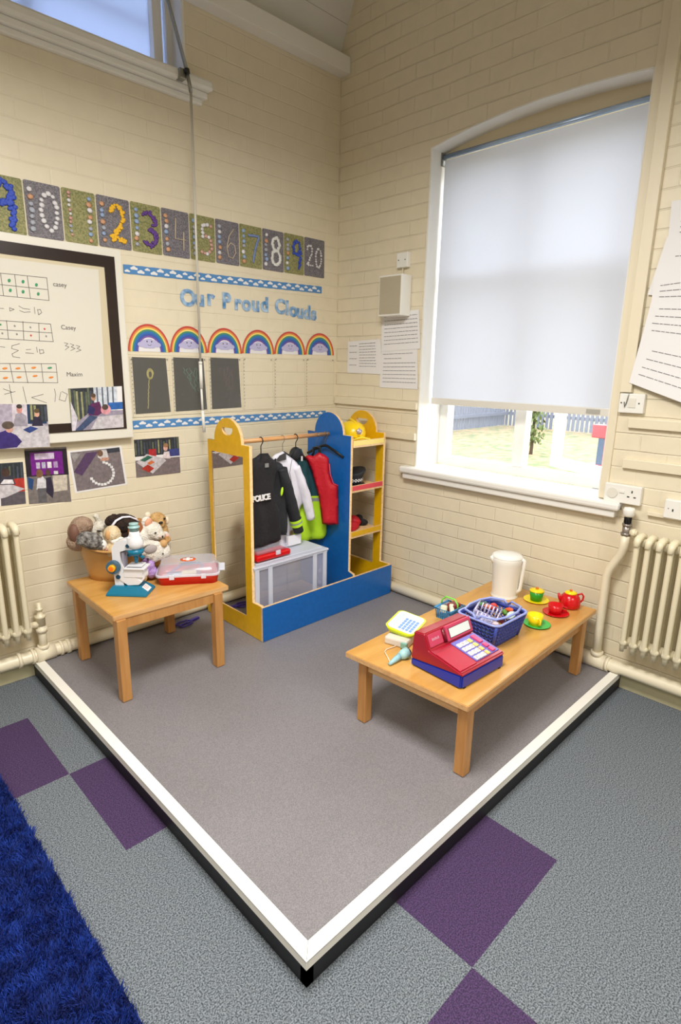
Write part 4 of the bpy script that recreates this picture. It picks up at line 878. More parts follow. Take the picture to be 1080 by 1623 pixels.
# big blue lattice basket
def basket(name, label, loc_, rz, bw, bd_, tw, td, h, mside, mrim, cols, rows, rimr, r=.03):
    t = thing(name, label, 'basket', loc_, rz)
    def per(hx, hy, z, n, r):
        pts = []; 
        for cx, cy, a0 in ((1, 1, 0), (-1, 1, 90), (-1, -1, 180), (1, -1, 270)):
            for k in range(7): a = R(a0+15*k); pts.append(Vector((cx*(hx-r)+r*math.cos(a), cy*(hy-r)+r*math.sin(a), z)))
        L_ = [0]
        for i in range(len(pts)): L_.append(L_[-1]+(pts[(i+1) % len(pts)]-pts[i]).length)
        out = []
        for k in range(n):
            d = L_[-1]*k/n; i = max(j for j in range(len(pts)) if L_[j] <= d); f = (d-L_[i])/(L_[i+1]-L_[i]+1e-9); out.append(pts[i].lerp(pts[(i+1) % len(pts)], f))
        return out
    bm = BM(); n = cols; R_ = [per(bw/2+(tw-bw)/2*k/rows, bd_/2+(td-bd_)/2*k/rows, h*(.06+.80*k/rows), n, r) for k in range(rows+1)]
    for i in range(n):
        for k in range(rows):
            tube(bm, [R_[k][i], R_[k+1][(i+1) % n]], .0034, 5)
            tube(bm, [R_[k][(i+1) % n], R_[k+1][i]], .0034, 5)
    new('lattice_side', bm, mside, t)
    def band(z0, z1, s0, s1, th=.002):
        b = BM(); a = per(bw/2+(tw-bw)/2*s0, bd_/2+(td-bd_)/2*s0, z0, 56, r); c = per(bw/2+(tw-bw)/2*s1, bd_/2+(td-bd_)/2*s1, z1, 56, r)
        A = [b.verts.new(p) for p in a]; Cc = [b.verts.new(p) for p in c]; A2 = [b.verts.new(p*(1-th/.1)+Vector((0, 0, p.z*th/.1))) for p in a]; C2 = [b.verts.new(p*(1-th/.1)+Vector((0, 0, p.z*th/.1))) for p in c]
        for i in range(56):
            j = (i+1) % 56
            for q in ((A[i], A[j], Cc[j], Cc[i]), (A2[j], A2[i], C2[i], C2[j]), (Cc[i], Cc[j], C2[j], C2[i]), (A[j], A[i], A2[i], A2[j])): b.faces.new(q).smooth = True
        return b, A
    b, A = band(0.0, h*.09, 0, .05); b.faces.new([b.verts.new(v.co+Vector((0, 0, .002))) for v in A]); new('floor', b, mside, t)
    b, _ = band(h*.84, h, .95, 1.03); new('top_band', b, mside, t)
    b = BM(); tube(b, per(tw/2+.004, td/2+.004, h, 56, r), rimr, 8, closed=True, flat=.8); new('rim', b, mrim, t)
    for sx in (-1, 1):
        for sy in (-1, 1):
            b = BM(); tube(b, [(sx*(bw/2-.004), sy*(bd_/2-.004), 0.002), (sx*(tw/2-.006), sy*(td/2-.006), h*.95)], .007, 8); new('corner_rib', b, mside, t)
    return t
BB = mat('basket_blue', (62, 78, 164), .35); BBR = mat('basket_pale_blue', (148, 162, 226), .3)
bk = basket('play_shopping_basket', 'large dark blue lattice shopping basket full of toy food', (-.728, -1.770, ZR), R(-2), .20, .155, .245, .20, .115, BB, BBR, 42, 5, .006)
for s in (-1, 1):
    b = BM(); tilt = .012*s
    pts = [(-.125, 0, .112), (-.120, s*.02, .132), (-.10, s*.078, .130), (-.04, s*.096, .130), (.04, s*.096, .130), (.10, s*.078, .130), (.120, s*.02, .132), (.125, 0, .112)]
    if s < 0: pts = [(x, y, z+.004) for x, y, z in pts]
    tube(b, pts, .0055, 8); new('folded_handle', b, BBR, bk)
# toy food and small basket inside
LW = mat('pale_lilac_plastic', (214, 212, 242), .35)
def lattice_box(name, label, M4, w_, d_, h_):
    b = BM()
    for k in range(9):
        x = -w_/2+w_*k/8
        for y in (-d_/2, d_/2): tube(b, [(x, y, 0), (x, y, h_)], .0036, 5)
        tube(b, [(x, -d_/2, 0), (x, d_/2, 0)], .0034, 5)
    for k in range(7):
        y = -d_/2+d_*k/6
        for x in (-w_/2, w_/2): tube(b, [(x, y, 0), (x, y, h_)], .0036, 5)
        tube(b, [(-w_/2, y, 0), (w_/2, y, 0)], .0034, 5)
    for z in (0, h_*.5, h_): tube(b, [(-w_/2, -d_/2, z), (w_/2, -d_/2, z), (w_/2, d_/2, z), (-w_/2, d_/2, z)], .005, 6, closed=True)
    b.transform(M4); o = new(name, b, LW); tag(o, label, 'basket'); return o
lattice_box('small_lattice_basket', 'pale lilac lattice basket upside down inside the big blue basket', Matrix.Translation((-.765, -1.755, ZR+.085)) @ Matrix.Rotation(R(20), 4, 'Z') @ Matrix.Rotation(R(14), 4, 'X'), .11, .10, .05)
foods = [((-.655, -1.73, .105), (.022, .018, .016), (214, 60, 50), 'toy_tomato', 'red toy vegetable nearest the kettle in the blue basket'),
         ((-.66, -1.79, .10), (.03, .012, .012), (90, 140, 50), 'toy_cucumber', 'green toy vegetable at the front right of the blue basket'),
         ((-.64, -1.80, .108), (.026, .012, .010), (226, 96, 50), 'toy_carrot', 'orange-red toy carrot lying on the green vegetable'),
         ((-.69, -1.72, .112), (.016, .016, .014), (232, 130, 100), 'toy_peach', 'peach coloured toy fruit beside the lilac lattice'),
         ((-.68, -1.68, .11), (.030, .010, .010), (80, 150, 70), 'toy_bean', 'green toy bean pod along the back rim of the blue basket'),
         ((-.665, -1.825, .098), (.026, .018, .010), (206, 228, 222), 'toy_fish', 'pale toy fish against the front rim of the blue basket'),
         ((-.80, -1.83, .095), (.02, .016, .014), (226, 200, 206), 'toy_onion', 'pale pink toy onion at the left front of the blue basket'),
         ((-.82, -1.74, .095), (.02, .018, .016), (200, 180, 210), 'toy_garlic', 'pale violet toy garlic at the left end of the blue basket'),
         ((-.74, -1.80, .05), (.035, .03, .03), (216, 176, 40), 'toy_lemon', 'yellow toy lemon seen through the side lattice'),
         ((-.68, -1.77, .045), (.034, .03, .03), (150, 60, 50), 'toy_beetroot', 'dark red toy vegetable low in the blue basket'),
         ((-.79, -1.78, .04), (.03, .03, .03), (70, 120, 60), 'toy_pepper', 'green toy pepper low in the left of the blue basket'),
         ((-.73, -1.73, .06), (.04, .03, .03), (150, 130, 190), 'toy_aubergine', 'violet toy aubergine in the middle of the blue basket')]
for k, (c, r, col, nm, lb) in enumerate(foods):
    b = BM(); ell(b, (0, 0, 0), r, E3(0, 10*(k % 3), 37*k)); cyl(b, (0, 0, r[2]*.8), (0.002, 0, r[2]*.8+.006), .002, 6); b.transform(Matrix.Translation((c[0], c[1], ZR+c[2])))
    tag(new(nm, b, mat('food_%d' % k, col, .4), None, True), lb, 'toy food', 'toy food in the big blue basket')
# small light-blue basket with green handle
SB2 = mat('small_basket_blue', (74, 152, 206), .35)
s2 = thing('play_shopping_basket', 'small light blue basket with lime green handle behind the register', 'basket', (-.70, -1.525, ZR), R(2))
b = BM(); hx, hy = .055, .042
for k in range(12):
    t_ = k/11
    for y in (-1, 1): tube(b, [((-hx+2*hx*t_)*.86, y*hy*.86, 0), (-hx+2*hx*t_, y*hy, .05)], .0022, 5)
for k in range(8):
    t_ = k/7
    for x in (-1, 1): tube(b, [(x*hx*.86, (-hy+2*hy*t_)*.86, 0), (x*hx, -hy+2*hy*t_, .05)], .0022, 5)
box(b, -hx*.86, hx*.86, -hy*.86, hy*.86, 0, .003); new('slatted_side', b, SB2, s2)
b = BM(); tube(b, [(-hx-.004, -hy-.004, .052), (hx+.004, -hy-.004, .052), (hx+.004, hy+.004, .052), (-hx-.004, hy+.004, .052)], .006, 8, closed=True, flat=.8); new('rim', b, SB2, s2)
b = BM(); tube(b, [(0, -hy-.004, .05), (.0, -hy-.002, .075), (.004, -hy*.6, .092), (.006, hy*.6, .094), (.0, hy, .075), (0, hy+.004, .05)], .004, 8); new('handle', b, mat('lime_plastic', (130, 222, 80), .3), s2)
for k, (c, r, col, lb) in enumerate([((.02, -.01, .045), (.03, .024, .022), (130, 44, 36), 'dark red toy packet in the small light blue basket'), ((-.03, .01, .045), (.016, .016, .018), (222, 220, 190), 'cream toy fruit in the small light blue basket'), ((-.01, -.02, .05), (.01, .01, .022), (230, 226, 200), 'pale toy bottle in the small light blue basket')]):
    b = BM(); box(b, -r[0], r[0], -r[1], r[1], -r[2], r[2], bev=min(r)*.4); b.transform(Matrix.Translation((s2.location.x+c[0], s2.location.y+c[1], ZR+c[2])) @ E3(0, 20*k, 25*k).to_4x4()); tag(new('toy_packet', b, mat('packet_%d' % k, col, .5), None, False), lb, 'toy food', 'toy food in the small blue basket')
b = BM(); b2 = b; tube(b, [(-.93, -1.60, ZR+.008), (-.90, -1.585, ZR+.010), (-.875, -1.57, ZR+.018), (-.855, -1.56, ZR+.022)], [.003, .005, .009, .007], 10); tag(new('toy_banana', b, mat('yellow_green', (214, 220, 40), .4), None, True), 'small yellow toy banana behind the register top', 'toy food')

# card terminal / phone (white base, lime top)
ph = thing('toy_card_terminal', 'white toy card terminal with lime keypad top at the left table end', 'toy', (-1.03, -1.52, ZR), R(15))
b = BM(); box(b, -.10, .055, -.058, .050, .0, .036, bev=.008); new('base', b, mat('terminal_grey', (214, 208, 200), .4), ph)
b = BM(); box(b, -.108, -.085, -.058, -.030, .004, .030, bev=.003); new('teal_clip', b, mat('mint_plastic', (130, 184, 170), .35), ph)
Tp = Matrix.Translation((.012, .0, .056)) @ Matrix.Rotation(R(-4), 4, 'Y') @ Matrix.Rotation(R(8), 4, 'X')
b = BM(); rbox(b, .075, .058, -.012, .085, .068, .012, r=.025); b.transform(Tp); tp_ = new('lime_top', b, mat('lime_yellow', (206, 224, 30), .3), ph)
b = BM(); rbox(b, .078, .060, .0122, .078, .060, .0135, r=.022); b.transform(Tp); fc = new('face_plate', b, mat('face_white', (228, 232, 240), .35), tp_)
b = BM()
for i in range(5):
    for k in range(4): box(b, -.056+.020*i-.007, -.056+.020*i+.007, -.045+.017*k-.0055, -.045+.017*k+.0055, .0135, .016, T=Tp)
new('key_block', b, mat('key_blue', (120, 160, 220), .35), fc)
b = BM(); box(b, -.06, .06, .030, .050, .0136, .0145, T=Tp); new('window', b, mat('pale_window', (196, 206, 226), .2), fc)
# scanner gun with cord
sg = thing('toy_barcode_scanner', 'pale blue toy barcode scanner with white cord by the register', 'toy', (-1.215, -1.655, ZR), 0)
d0 = at(622, 1050, 2, ZR+.016); d1 = at(647, 1033, 2, ZR+.02)
b = BM(); tube(b, [at(617, 1053, 2, ZR+.008)-sg.location, at(626, 1046, 2, ZR+.014)-sg.location, at(634, 1040, 2, ZR+.017)-sg.location], [.006, .011, .014], 16); new('handle', b, mat('scanner_blue', (150, 196, 206), .4), sg, True)
b = BM(); q0 = at(634, 1040, 2, ZR+.018)-sg.location; q1 = at(646, 1034, 2, ZR+.024)-sg.location; tube(b, [q0, q0.lerp(q1, .4), q1], [.014, .021, .023], 16); new('head', b, mat('scanner_mint', (160, 204, 206), .4), sg, True)
b = BM(); q2 = q1+(q1-q0).normalized()*.008; cyl(b, q1, q2, .018, 20); new('nozzle', b, BLACKP, sg)
b = BM(); tube(b, [at(x, y, 2, ZR+.004)-sg.location for x, y in [(619, 1050), (614, 1040), (610, 1033), (613, 1029), (625, 1025), (636, 1019), (640, 1010), (638, 1003), (632, 1000), (624, 992), (622, 986)]], .0022, 8); new('cord', b, mat('cream_cord', (240, 214, 186), .5), sg, True)

# kettle
kt = thing('toy_kettle', 'tall white play kettle with a slotted handle at the table back', 'kettle', (-.262, -1.566, ZR), R(0))
b = BM(); lathe(b, [(0, .0), (.073, .0), (.073, .006), (.069, .012), (.068, .02), (.072, .12), (.080, .195), (.084, .222), (.082, .226), (0, .226)], (0, 0, 0), 40, T=Matrix.Scale(.95, 4)); new('body', b, PLW, kt)
b = BM(); lathe(b, [(.083, .226), (.084, .232), (.072, .240), (.03, .246), (0, .247)], (0, 0, 0), 40, T=Matrix.Scale(.95, 4)); new('lid', b, PLW, kt)
va = math.atan2(-2.96+1.555, -2.865+.272)      # towards the room
ha = va+R(75)
b = BM()
for k in range(1):
    o_ = Vector((math.cos(ha), math.sin(ha), 0)); tube(b, [o_*.068+Vector((0, 0, .215)), o_*.087+Vector((0, 0, .208)), o_*.088+Vector((0, 0, .17)), o_*.079+Vector((0, 0, .05)), o_*.060+Vector((0, 0, .025))], [.012, .010, .009, .009, .011], 10)
new('handle', b, PLW, kt, True)
b = BM(); sa = va-R(70); o_ = Vector((math.cos(sa), math.sin(sa), 0)); tube(b, [o_*.06+Vector((0, 0, .175)), o_*.078+Vector((0, 0, .205)), o_*.086+Vector((0, 0, .218))], [.012, .012, .008], 12); new('spout', b, PLW, kt, True)

# tea set
TR = mat('tea_red', (206, 16, 26), .22); TY = mat('tea_yellow', (250, 220, 20), .25); TG = mat('tea_green', (40, 150, 40), .25); TGL = mat('tea_leaf_green', (60, 184, 80), .25)
def saucer(label, x, y, m, r=.060):
    b = BM(); lathe(b, [(0, 0), (.5, 0), (.62, .05), (.95, .12), (1, .16), (.97, .18), (.9, .17), (.6, .10), (0, .07)], (0, 0, 0), 36, T=Matrix.Translation((x, y, ZR)) @ Matrix.Diagonal((r, r, .05, 1))); tag(new('toy_saucer', b, m), label, 'saucer', 'toy tea set saucers')
def cup(name, label, x, y, m, h=.055, r0=.024, r1=.034, hang=None, hm=None):
    t = thing(name, label, 'cup', (x, y, ZR+.0045), 0, 'toy tea set cups'); b = BM(); lathe(b, [(0, 0), (r0, 0), (r1, h), (r1-.002, h), (r0-.002, .004), (0, .004)], (0, 0, 0), 32); new('bowl', b, m, t)
    if hang is not None:
        b = BM(); o_ = Vector((math.cos(hang), math.sin(hang), 0)); tube(b, [o_*(r1-.003)+Vector((0, 0, h*.85)), o_*(r1+.014)+Vector((0, 0, h*.78)), o_*(r1+.014)+Vector((0, 0, h*.4)), o_*(r0+.002)+Vector((0, 0, h*.25))], .004, 8); new('handle', b, m, t, True)
    return t
saucer('yellow toy saucer under the green lidded sugar pot', -.198, -1.715, TY, .064)
saucer('red toy saucer under the red cup beside the teapot', -.278, -1.858, TR, .062)
saucer('green toy saucer under the yellow cup beside the blue basket', -.468, -1.857, TGL, .062)
pot = cup('toy_sugar_pot', 'green toy sugar pot with yellow lid on the yellow saucer', -.203, -1.716, TG, .050, .028, .036); pot['category'] = 'pot'
b = BM(); lathe(b, [(0, .050), (.037, .050), (.036, .056), (.02, .060), (0, .061)], (0, 0, 0), 32); ld = new('lid', b, TY, pot)
b = BM(); ell(b, (0, 0, .065), (.008, .008, .007)); new('knob', b, mat('tea_orange', (214, 110, 30), .3), ld, True)
cup('toy_cup', 'red toy teacup on the red saucer', -.285, -1.857, TR, .045, .028, .036, hang=R(-60))
cup('toy_cup', 'yellow toy teacup on the green saucer', -.482, -1.852, TY, .050, .028, .036, hang=R(-125))
tpot = thing('toy_teapot', 'red toy teapot with yellow lid at the far table corner', 'teapot', (-.150, -1.868, ZR), R(-45))
b = BM(); lathe(b, [(0, 0), (.040, 0), (.050, .008), (.051, .03), (.044, .058), (.030, .072), (.026, .074), (0, .074)], (0, 0, 0), 32); new('body', b, TR, tpot)
b = BM(); lathe(b, [(0, .074), (.029, .074), (.029, .079), (.018, .084), (0, .085)], (0, 0, 0), 32); ld = new('lid', b, TY, tpot)
b = BM(); ell(b, (0, 0, .089), (.007, .007, .006)); new('knob', b, MT['tea_orange'], ld, True)
b = BM(); tube(b, [(-.04, 0, .03), (-.054, 0, .05), (-.060, 0, .072)], [.011, .008, .006], 12); new('spout', b, TR, tpot, True)
b = BM(); tube(b, [(.036, 0, .066), (.056, 0, .072), (.066, 0, .058), (.064, 0, .038), (.048, 0, .022)], .0048, 10); new('handle', b, TR, tpot, True)

# ================================================================== LEFT WALL DISPLAYS
UY, VZ = (1, 0, 0), (0, 0, 1)
NW = Vector((0, -1, 0))
# number cards
GRASS = speck('photo_grass', (110, 114, 70), (160, 154, 104), 160, .6, bump=0, lo=.35, hi=.65)
TARM = speck('photo_tarmac', (92, 88, 96), (132, 128, 134), 220, .6, bump=0)
stone_c = [('pebble_white', (222, 220, 224)), ('pebble_blue', (150, 172, 206)), ('pebble_orange', (206, 156, 120)), ('pebble_grey', (170, 174, 186)), ('petal_yellow', (240, 186, 40)), ('petal_purple', (96, 60, 140)), ('petal_blue', (56, 82, 190)), ('twig_tan', (196, 180, 156)), ('pebble_pink', (206, 160, 150)), ('salt_white', (226, 226, 224)), ('feather_blue', (120, 140, 190))]
SM = [mat(n_, c_, .6) for n_, c_ in stone_c]
DG = {'0': [[(.5+.42*math.cos(a), .5+.48*math.sin(a)) for a in [2*PI*k/20 for k in range(21)]]], '1': [[(.5, 1), (.5, 0)]],
      '2': [[(.05, .80), (.2, .97), (.6, 1), (.85, .85), (.8, .6), (.45, .32), (.05, .05), (.95, .04)]], '3': [[(.1, .92), (.5, 1), (.88, .85), (.8, .62), (.45, .52), (.85, .40), (.9, .15), (.5, 0), (.08, .08)]],
      '4': [[(.25, 1), (.15, .35), (.95, .35)], [(.8, .6), (.75, 0)]], '5': [[(.9, .95), (.2, .97), (.18, .58), (.6, .62), (.9, .42), (.85, .12), (.5, .0), (.08, .06)]],
      '6': [[(.75, 1), (.35, .75), (.12, .35), (.25, .05), (.6, 0), (.88, .2), (.8, .45), (.45, .52), (.18, .35)]], '7': [[(.05, .9), (.95, .9), (.6, .45), (.4, .0)]],
      '8': [[(.5+.34*math.cos(a), .75+.23*math.sin(a)) for a in [2*PI*k/14 for k in range(15)]], [(.5+.4*math.cos(a), .26+.26*math.sin(a)) for a in [2*PI*k/14 for k in range(15)]]],
      '9': [[(.85, .7), (.6, .5), (.2, .55), (.1, .8), (.4, 1), (.8, .92), (.88, .6), (.82, .3), (.75, 0)]]}
def strokes(bm, ch, x0, z0, w_, h_, mis, size, step, y=-.006, thin=.5, jit=.15, tubes=False):
    for st_ in DG[ch]:
        pts = [Vector((x0+a*w_, y, z0+b*h_)) for a, b in st_]
        if tubes: tube(bm, pts, size*.5, 6, mi=mis[0]); continue
        ln = [0]
        for a, b in zip(pts, pts[1:]): ln.append(ln[-1]+(b-a).length)
        n_ = max(2, int(ln[-1]/step))
        for k in range(n_+1 if ch not in '08' else n_):
            d = ln[-1]*k/n_; i = max(j_ for j_ in range(len(pts)-1) if ln[j_] <= d+1e-9); p = pts[i].lerp(pts[i+1], (d-ln[i])/(ln[i+1]-ln[i]+1e-9))
            s = size*random.uniform(.8, 1.1); p = p+Vector((random.uniform(-jit, jit)*size, 0, random.uniform(-jit, jit)*size))
            ell(bm, p, (s*.55, .003, s*.48), E3(0, random.uniform(-25, 25), 0), mi=random.choice(mis), sub=1)
xe = [-2.085, -1.924, -1.765, -1.608, -1.440, -1.275, -1.113, -.953, -.793, -.631, -.466, -.303, -.126]
ST = [1, 1, 3, 2, 0]
cards = [('9', 'g'), ('10', 't'), ('11', 'g'), ('12', 't'), ('13', 'g'), ('14', 't'), ('15', 'g'), ('16', 't'), ('17', 'g'), ('18', 't'), ('19', 'g'), ('20', 't')]
dsty = {'9': ([6], .026, .010), '10': ([0], .025, .021), '11': ([0, 8, 3], .017, .018), '12': ([4], .021, .010), '13': ([5], .022, .010), '14': ([7], .007, 0), '15': ([0, 8], .024, .020), '16': ([7], .006, 0), '17': ([10], .016, .006), '18': ([9], .022, .006), '19': ([6], .015, .008), '20': ([0], .017, .015)}
for i, (num, g) in enumerate(cards):
    x0, x1 = xe[i]+.003, xe[i+1]-.003; zt = 2.317+.0018*i; zb_ = 2.090+.0019*i; 
    b = BM(); r_ = .008
    lp = arcpts((x1-r_, zt-r_), r_, 0, PI/2, 4)+arcpts((x0+r_, zt-r_), r_, PI/2, PI, 4)+arcpts((x0+r_, zb_+r_), r_, PI, 1.5*PI, 4)+arcpts((x1-r_, zb_+r_), r_, 1.5*PI, 2*PI, 4)
    prism(b, [(x, -.001, z) for x, z in lp], (0, -.002, 0)); bmesh.ops.recalc_face_normals(b, faces=b.faces)
    cd_ = new('number_card', b, GRASS if g == 'g' else TARM)
    tag(cd_, {'9': 'nine of large blue petals on grass, cut off by the left image edge', '10': 'tarmac card with a zero ring of white stones', '11': 'grass card with two upright columns of shells and stones', '12': 'tarmac card with a digit of yellow petals', '13': 'grass card with a digit of purple petals', '14': 'tarmac card with a four laid in bare twigs', '15': 'grass card with a five of pink and white stones', '16': 'tarmac card with a six bent from one thin twig', '17': 'grass card with a seven shaped by a blue feather', '18': 'tarmac card with an eight poured in white powder', '19': 'grass card with a nine of small blue petals, second last of the row', '20': 'tarmac card with a twenty in small white pebbles, last of the row'}[num], 'number card', 'number line cards')
    W_ = x1-x0; H2 = zt-zb_
    mis, sz, stp_ = dsty[num]; b = BM()
    if num == '9': strokes(b, '9', x0+.03, zb_+.03, .09, .17, mis, .022, .0045, jit=.5)
    elif num == '20': strokes(b, '2', x0+.018, zb_+.06, .05, .12, mis, sz, stp_); strokes(b, '0', x0+.09, zb_+.055, .055, .12, mis, sz, stp_)
    elif num == '11': strokes(b, '1', x0+.0, zb_+.03, .06, .18, mis, sz, stp_); strokes(b, '1', x0+.09, zb_+.02, .06, .18, ST, .026, .025)
    else:
        strokes(b, '1', x0+.0, zb_+.030, .05, .16, ST, .027, .024)
        b2 = BM(); pet = num in ('12', '13', '19'); strokes(b2, num[1], x0+.060, zb_+.035, .078, .155, mis, (.015 if num == '19' else .018) if pet else sz, .0042 if pet else (stp_ or .01), tubes=not stp_, jit=.5 if pet else .15)
        o = new('pebble_digit', b2, parent=cd_, mats=SM)
    o = new('pebble_digit', b, parent=cd_, mats=SM)
# cloud borders
CLB = mat('border_blue', (78, 134, 190), .6)
def cloudshape(b, cx, cz, s, y, mi=0):
    for dx, dz, r_ in ((-.9, 0, .55), (0, .25, .8), (.9, 0, .55), (.45, .1, .6), (-.4, .1, .6)):
        prism(b, [(cx+s*dx+s*r_*math.cos(2*PI*k/12), y+.00004*dx, cz+s*dz+s*r_*.8*math.sin(2*PI*k/12)) for k in range(12)], (0, -.0004-.0001*(dx+1), 0), mi)
def border(label, x0, z0, x1, z1, h):
    b = BM(); n_ = 40
    tp_ = [(x0+(x1-x0)*k/n_, z0+(z1-z0)*k/n_) for k in range(n_+1)]
    lp = [(x, -.001, z+h/2+.0015*(k % 2)) for k, (x, z) in enumerate(tp_)]+[(x, -.001, z-h/2-.0015*(k % 2)) for k, (x, z) in list(enumerate(tp_))[::-1]]
    prism(b, lp, (0, -.0012, 0)); bmesh.ops.recalc_face_normals(b, faces=b.faces); o = new('cloud_border', b, CLB); tag(o, label, 'border strip', 'cloud pattern wall borders')
    b = BM(); x = x0+.02; k = 0
    while x < x1-.015:
        f = (x-x0)/(x1-x0); cloudshape(b, x, z0+(z1-z0)*f+(.006 if k % 2 else -.009), .0135 if k % 3 else .010, -.0024-.00005*k % .0003); x += .036; k += 1
    bmesh.ops.recalc_face_normals(b, faces=b.faces); new('cloud_print', b, PAPER, o)
border('blue cloud border strip above the cut-out lettering', -1.494, 2.006, -.148, 2.037, .041)
border('blue cloud border strip below the black drawings', -1.503, 1.231, -.10, 1.230, .044)
# title letters
LM = mat('cloud_print_card', (70, 128, 182), .6, c2=(180, 204, 228), vscale=22)
lets = [('O', -1.187, 1.862, 'capital O starting the word Our'), ('u', -1.095, 1.868, 'letter u in the word Our'), ('r', -1.020, 1.876, 'letter r ending the word Our'),
        ('P', -.922, 1.868, 'capital P starting the word Proud'), ('r', -.838, 1.866, 'letter r in the word Proud'), ('o', -.785, 1.866, 'letter o in the word Proud'), ('u', -.715, 1.868, 'letter u in the word Proud'), ('d', -.648, 1.870, 'letter d ending the word Proud'),
        ('C', -.54, 1.868, 'capital C starting the word Clouds'), ('l', -.455, 1.864, 'letter l in the word Clouds'), ('o', -.425, 1.858, 'letter o in the word Clouds'), ('u', -.365, 1.852, 'letter u in the word Clouds'), ('d', -.305, 1.850, 'letter d in the word Clouds'), ('s', -.240, 1.848, 'letter s ending the word Clouds')]
for ch, x, z, lb in lets:
    o = text('title_letter', ch, .115, LM, (x, -.0035, z), UY, VZ, ext=.001, bold=.005); tag(o, 'blue cloud-print cut-out '+lb, 'letter', 'cut-out title letters')
# rainbows
RBC = [('rb_red', (196, 66, 60)), ('rb_orange', (222, 140, 70)), ('rb_yellow', (238, 214, 110)), ('rb_green', (70, 140, 110)), ('rb_blue', (40, 110, 180)), ('rb_indigo', (60, 84, 170)), ('rb_violet', (120, 84, 160))]
RBM = [mat(n_, c_, .6) for n_, c_ in RBC]; CLD = mat('lilac_cloud', (186, 182, 216), .7)
rx = [-1.499, -1.262, -1.030, -.792, -.548, -.290, -.030]
nm_ = ['leftmost rainbow picture above the yellow chalk drawing', 'second rainbow picture above the green chalk drawing', 'third rainbow picture above the faint chalk drawing', 'fourth rainbow picture, above the first empty pocket', 'fifth rainbow picture, above the second empty pocket', 'rightmost rainbow picture next to the room corner']
for i in range(6):
    cx = (rx[i]+rx[i+1])/2; ro = (rx[i+1]-rx[i])/2; z0 = 1.610+.003*i; hh = .140
    t = thing('rainbow_picture', nm_[i], 'picture', (cx, 0, z0), 0, 'rainbow wall pictures')
    b = BM(); ctr = [(math.cos(a)*ro*.99, -.001, math.sin(a)*hh*.99) for a in [PI*k/32 for k in range(33)]]; prism(b, ctr, (0, -.0008, 0)); bmesh.ops.recalc_face_normals(b, faces=b.faces); new('backing', b, PAPER, t)
    b = BM(); wd = [.0, .07, .13, .19, .26, .34, .42, .48]
    for k in range(7):
        a0, a1 = 1-wd[k], 1-wd[k+1]
        for s in range(40):
            t0, t1 = PI*s/40, PI*(s+1)/40; q = [(math.cos(t0)*ro*a0, math.sin(t0)*hh*a0), (math.cos(t1)*ro*a0, math.sin(t1)*hh*a0), (math.cos(t1)*ro*a1, math.sin(t1)*hh*a1), (math.cos(t0)*ro*a1, math.sin(t0)*hh*a1)]
            poly(b, [(x, -.0022, z) for x, z in q], k)
    new('rainbow_bands', b, parent=t, mats=RBM)
    b = BM(); s_ = ro*.25
    for dx, dz, r_ in ((-1.5, 0, .7), (-.8, .5, .85), (0, .7, 1.0), (.8, .5, .85), (1.5, 0, .7), (-.7, -.2, .8), (.5, -.2, .8), (0, 0, 1)):
        prism(b, [(s_*dx+s_*r_*math.cos(2*PI*k/16), -.0030+.00007*dx-.00002*dz, .036+s_*.62*dz+s_*r_*.62*math.sin(2*PI*k/16)) for k in range(16)], (0, -.0006-.00012*(dx+2)-.00031*dz, 0))
    c_ = new('cloud', b, CLD, t)
    b = BM(); [ell(b, (x, -.0048, .052), (.003, .0008, .0045), mi=0, sub=2) for x in (-.013, .013)]; tube(b, [(.010*math.cos(a), -.0048, .038+.006*math.sin(a)) for a in [PI+PI*k/8 for k in range(9)]], .0008, 5); new('face', b, INK, c_)
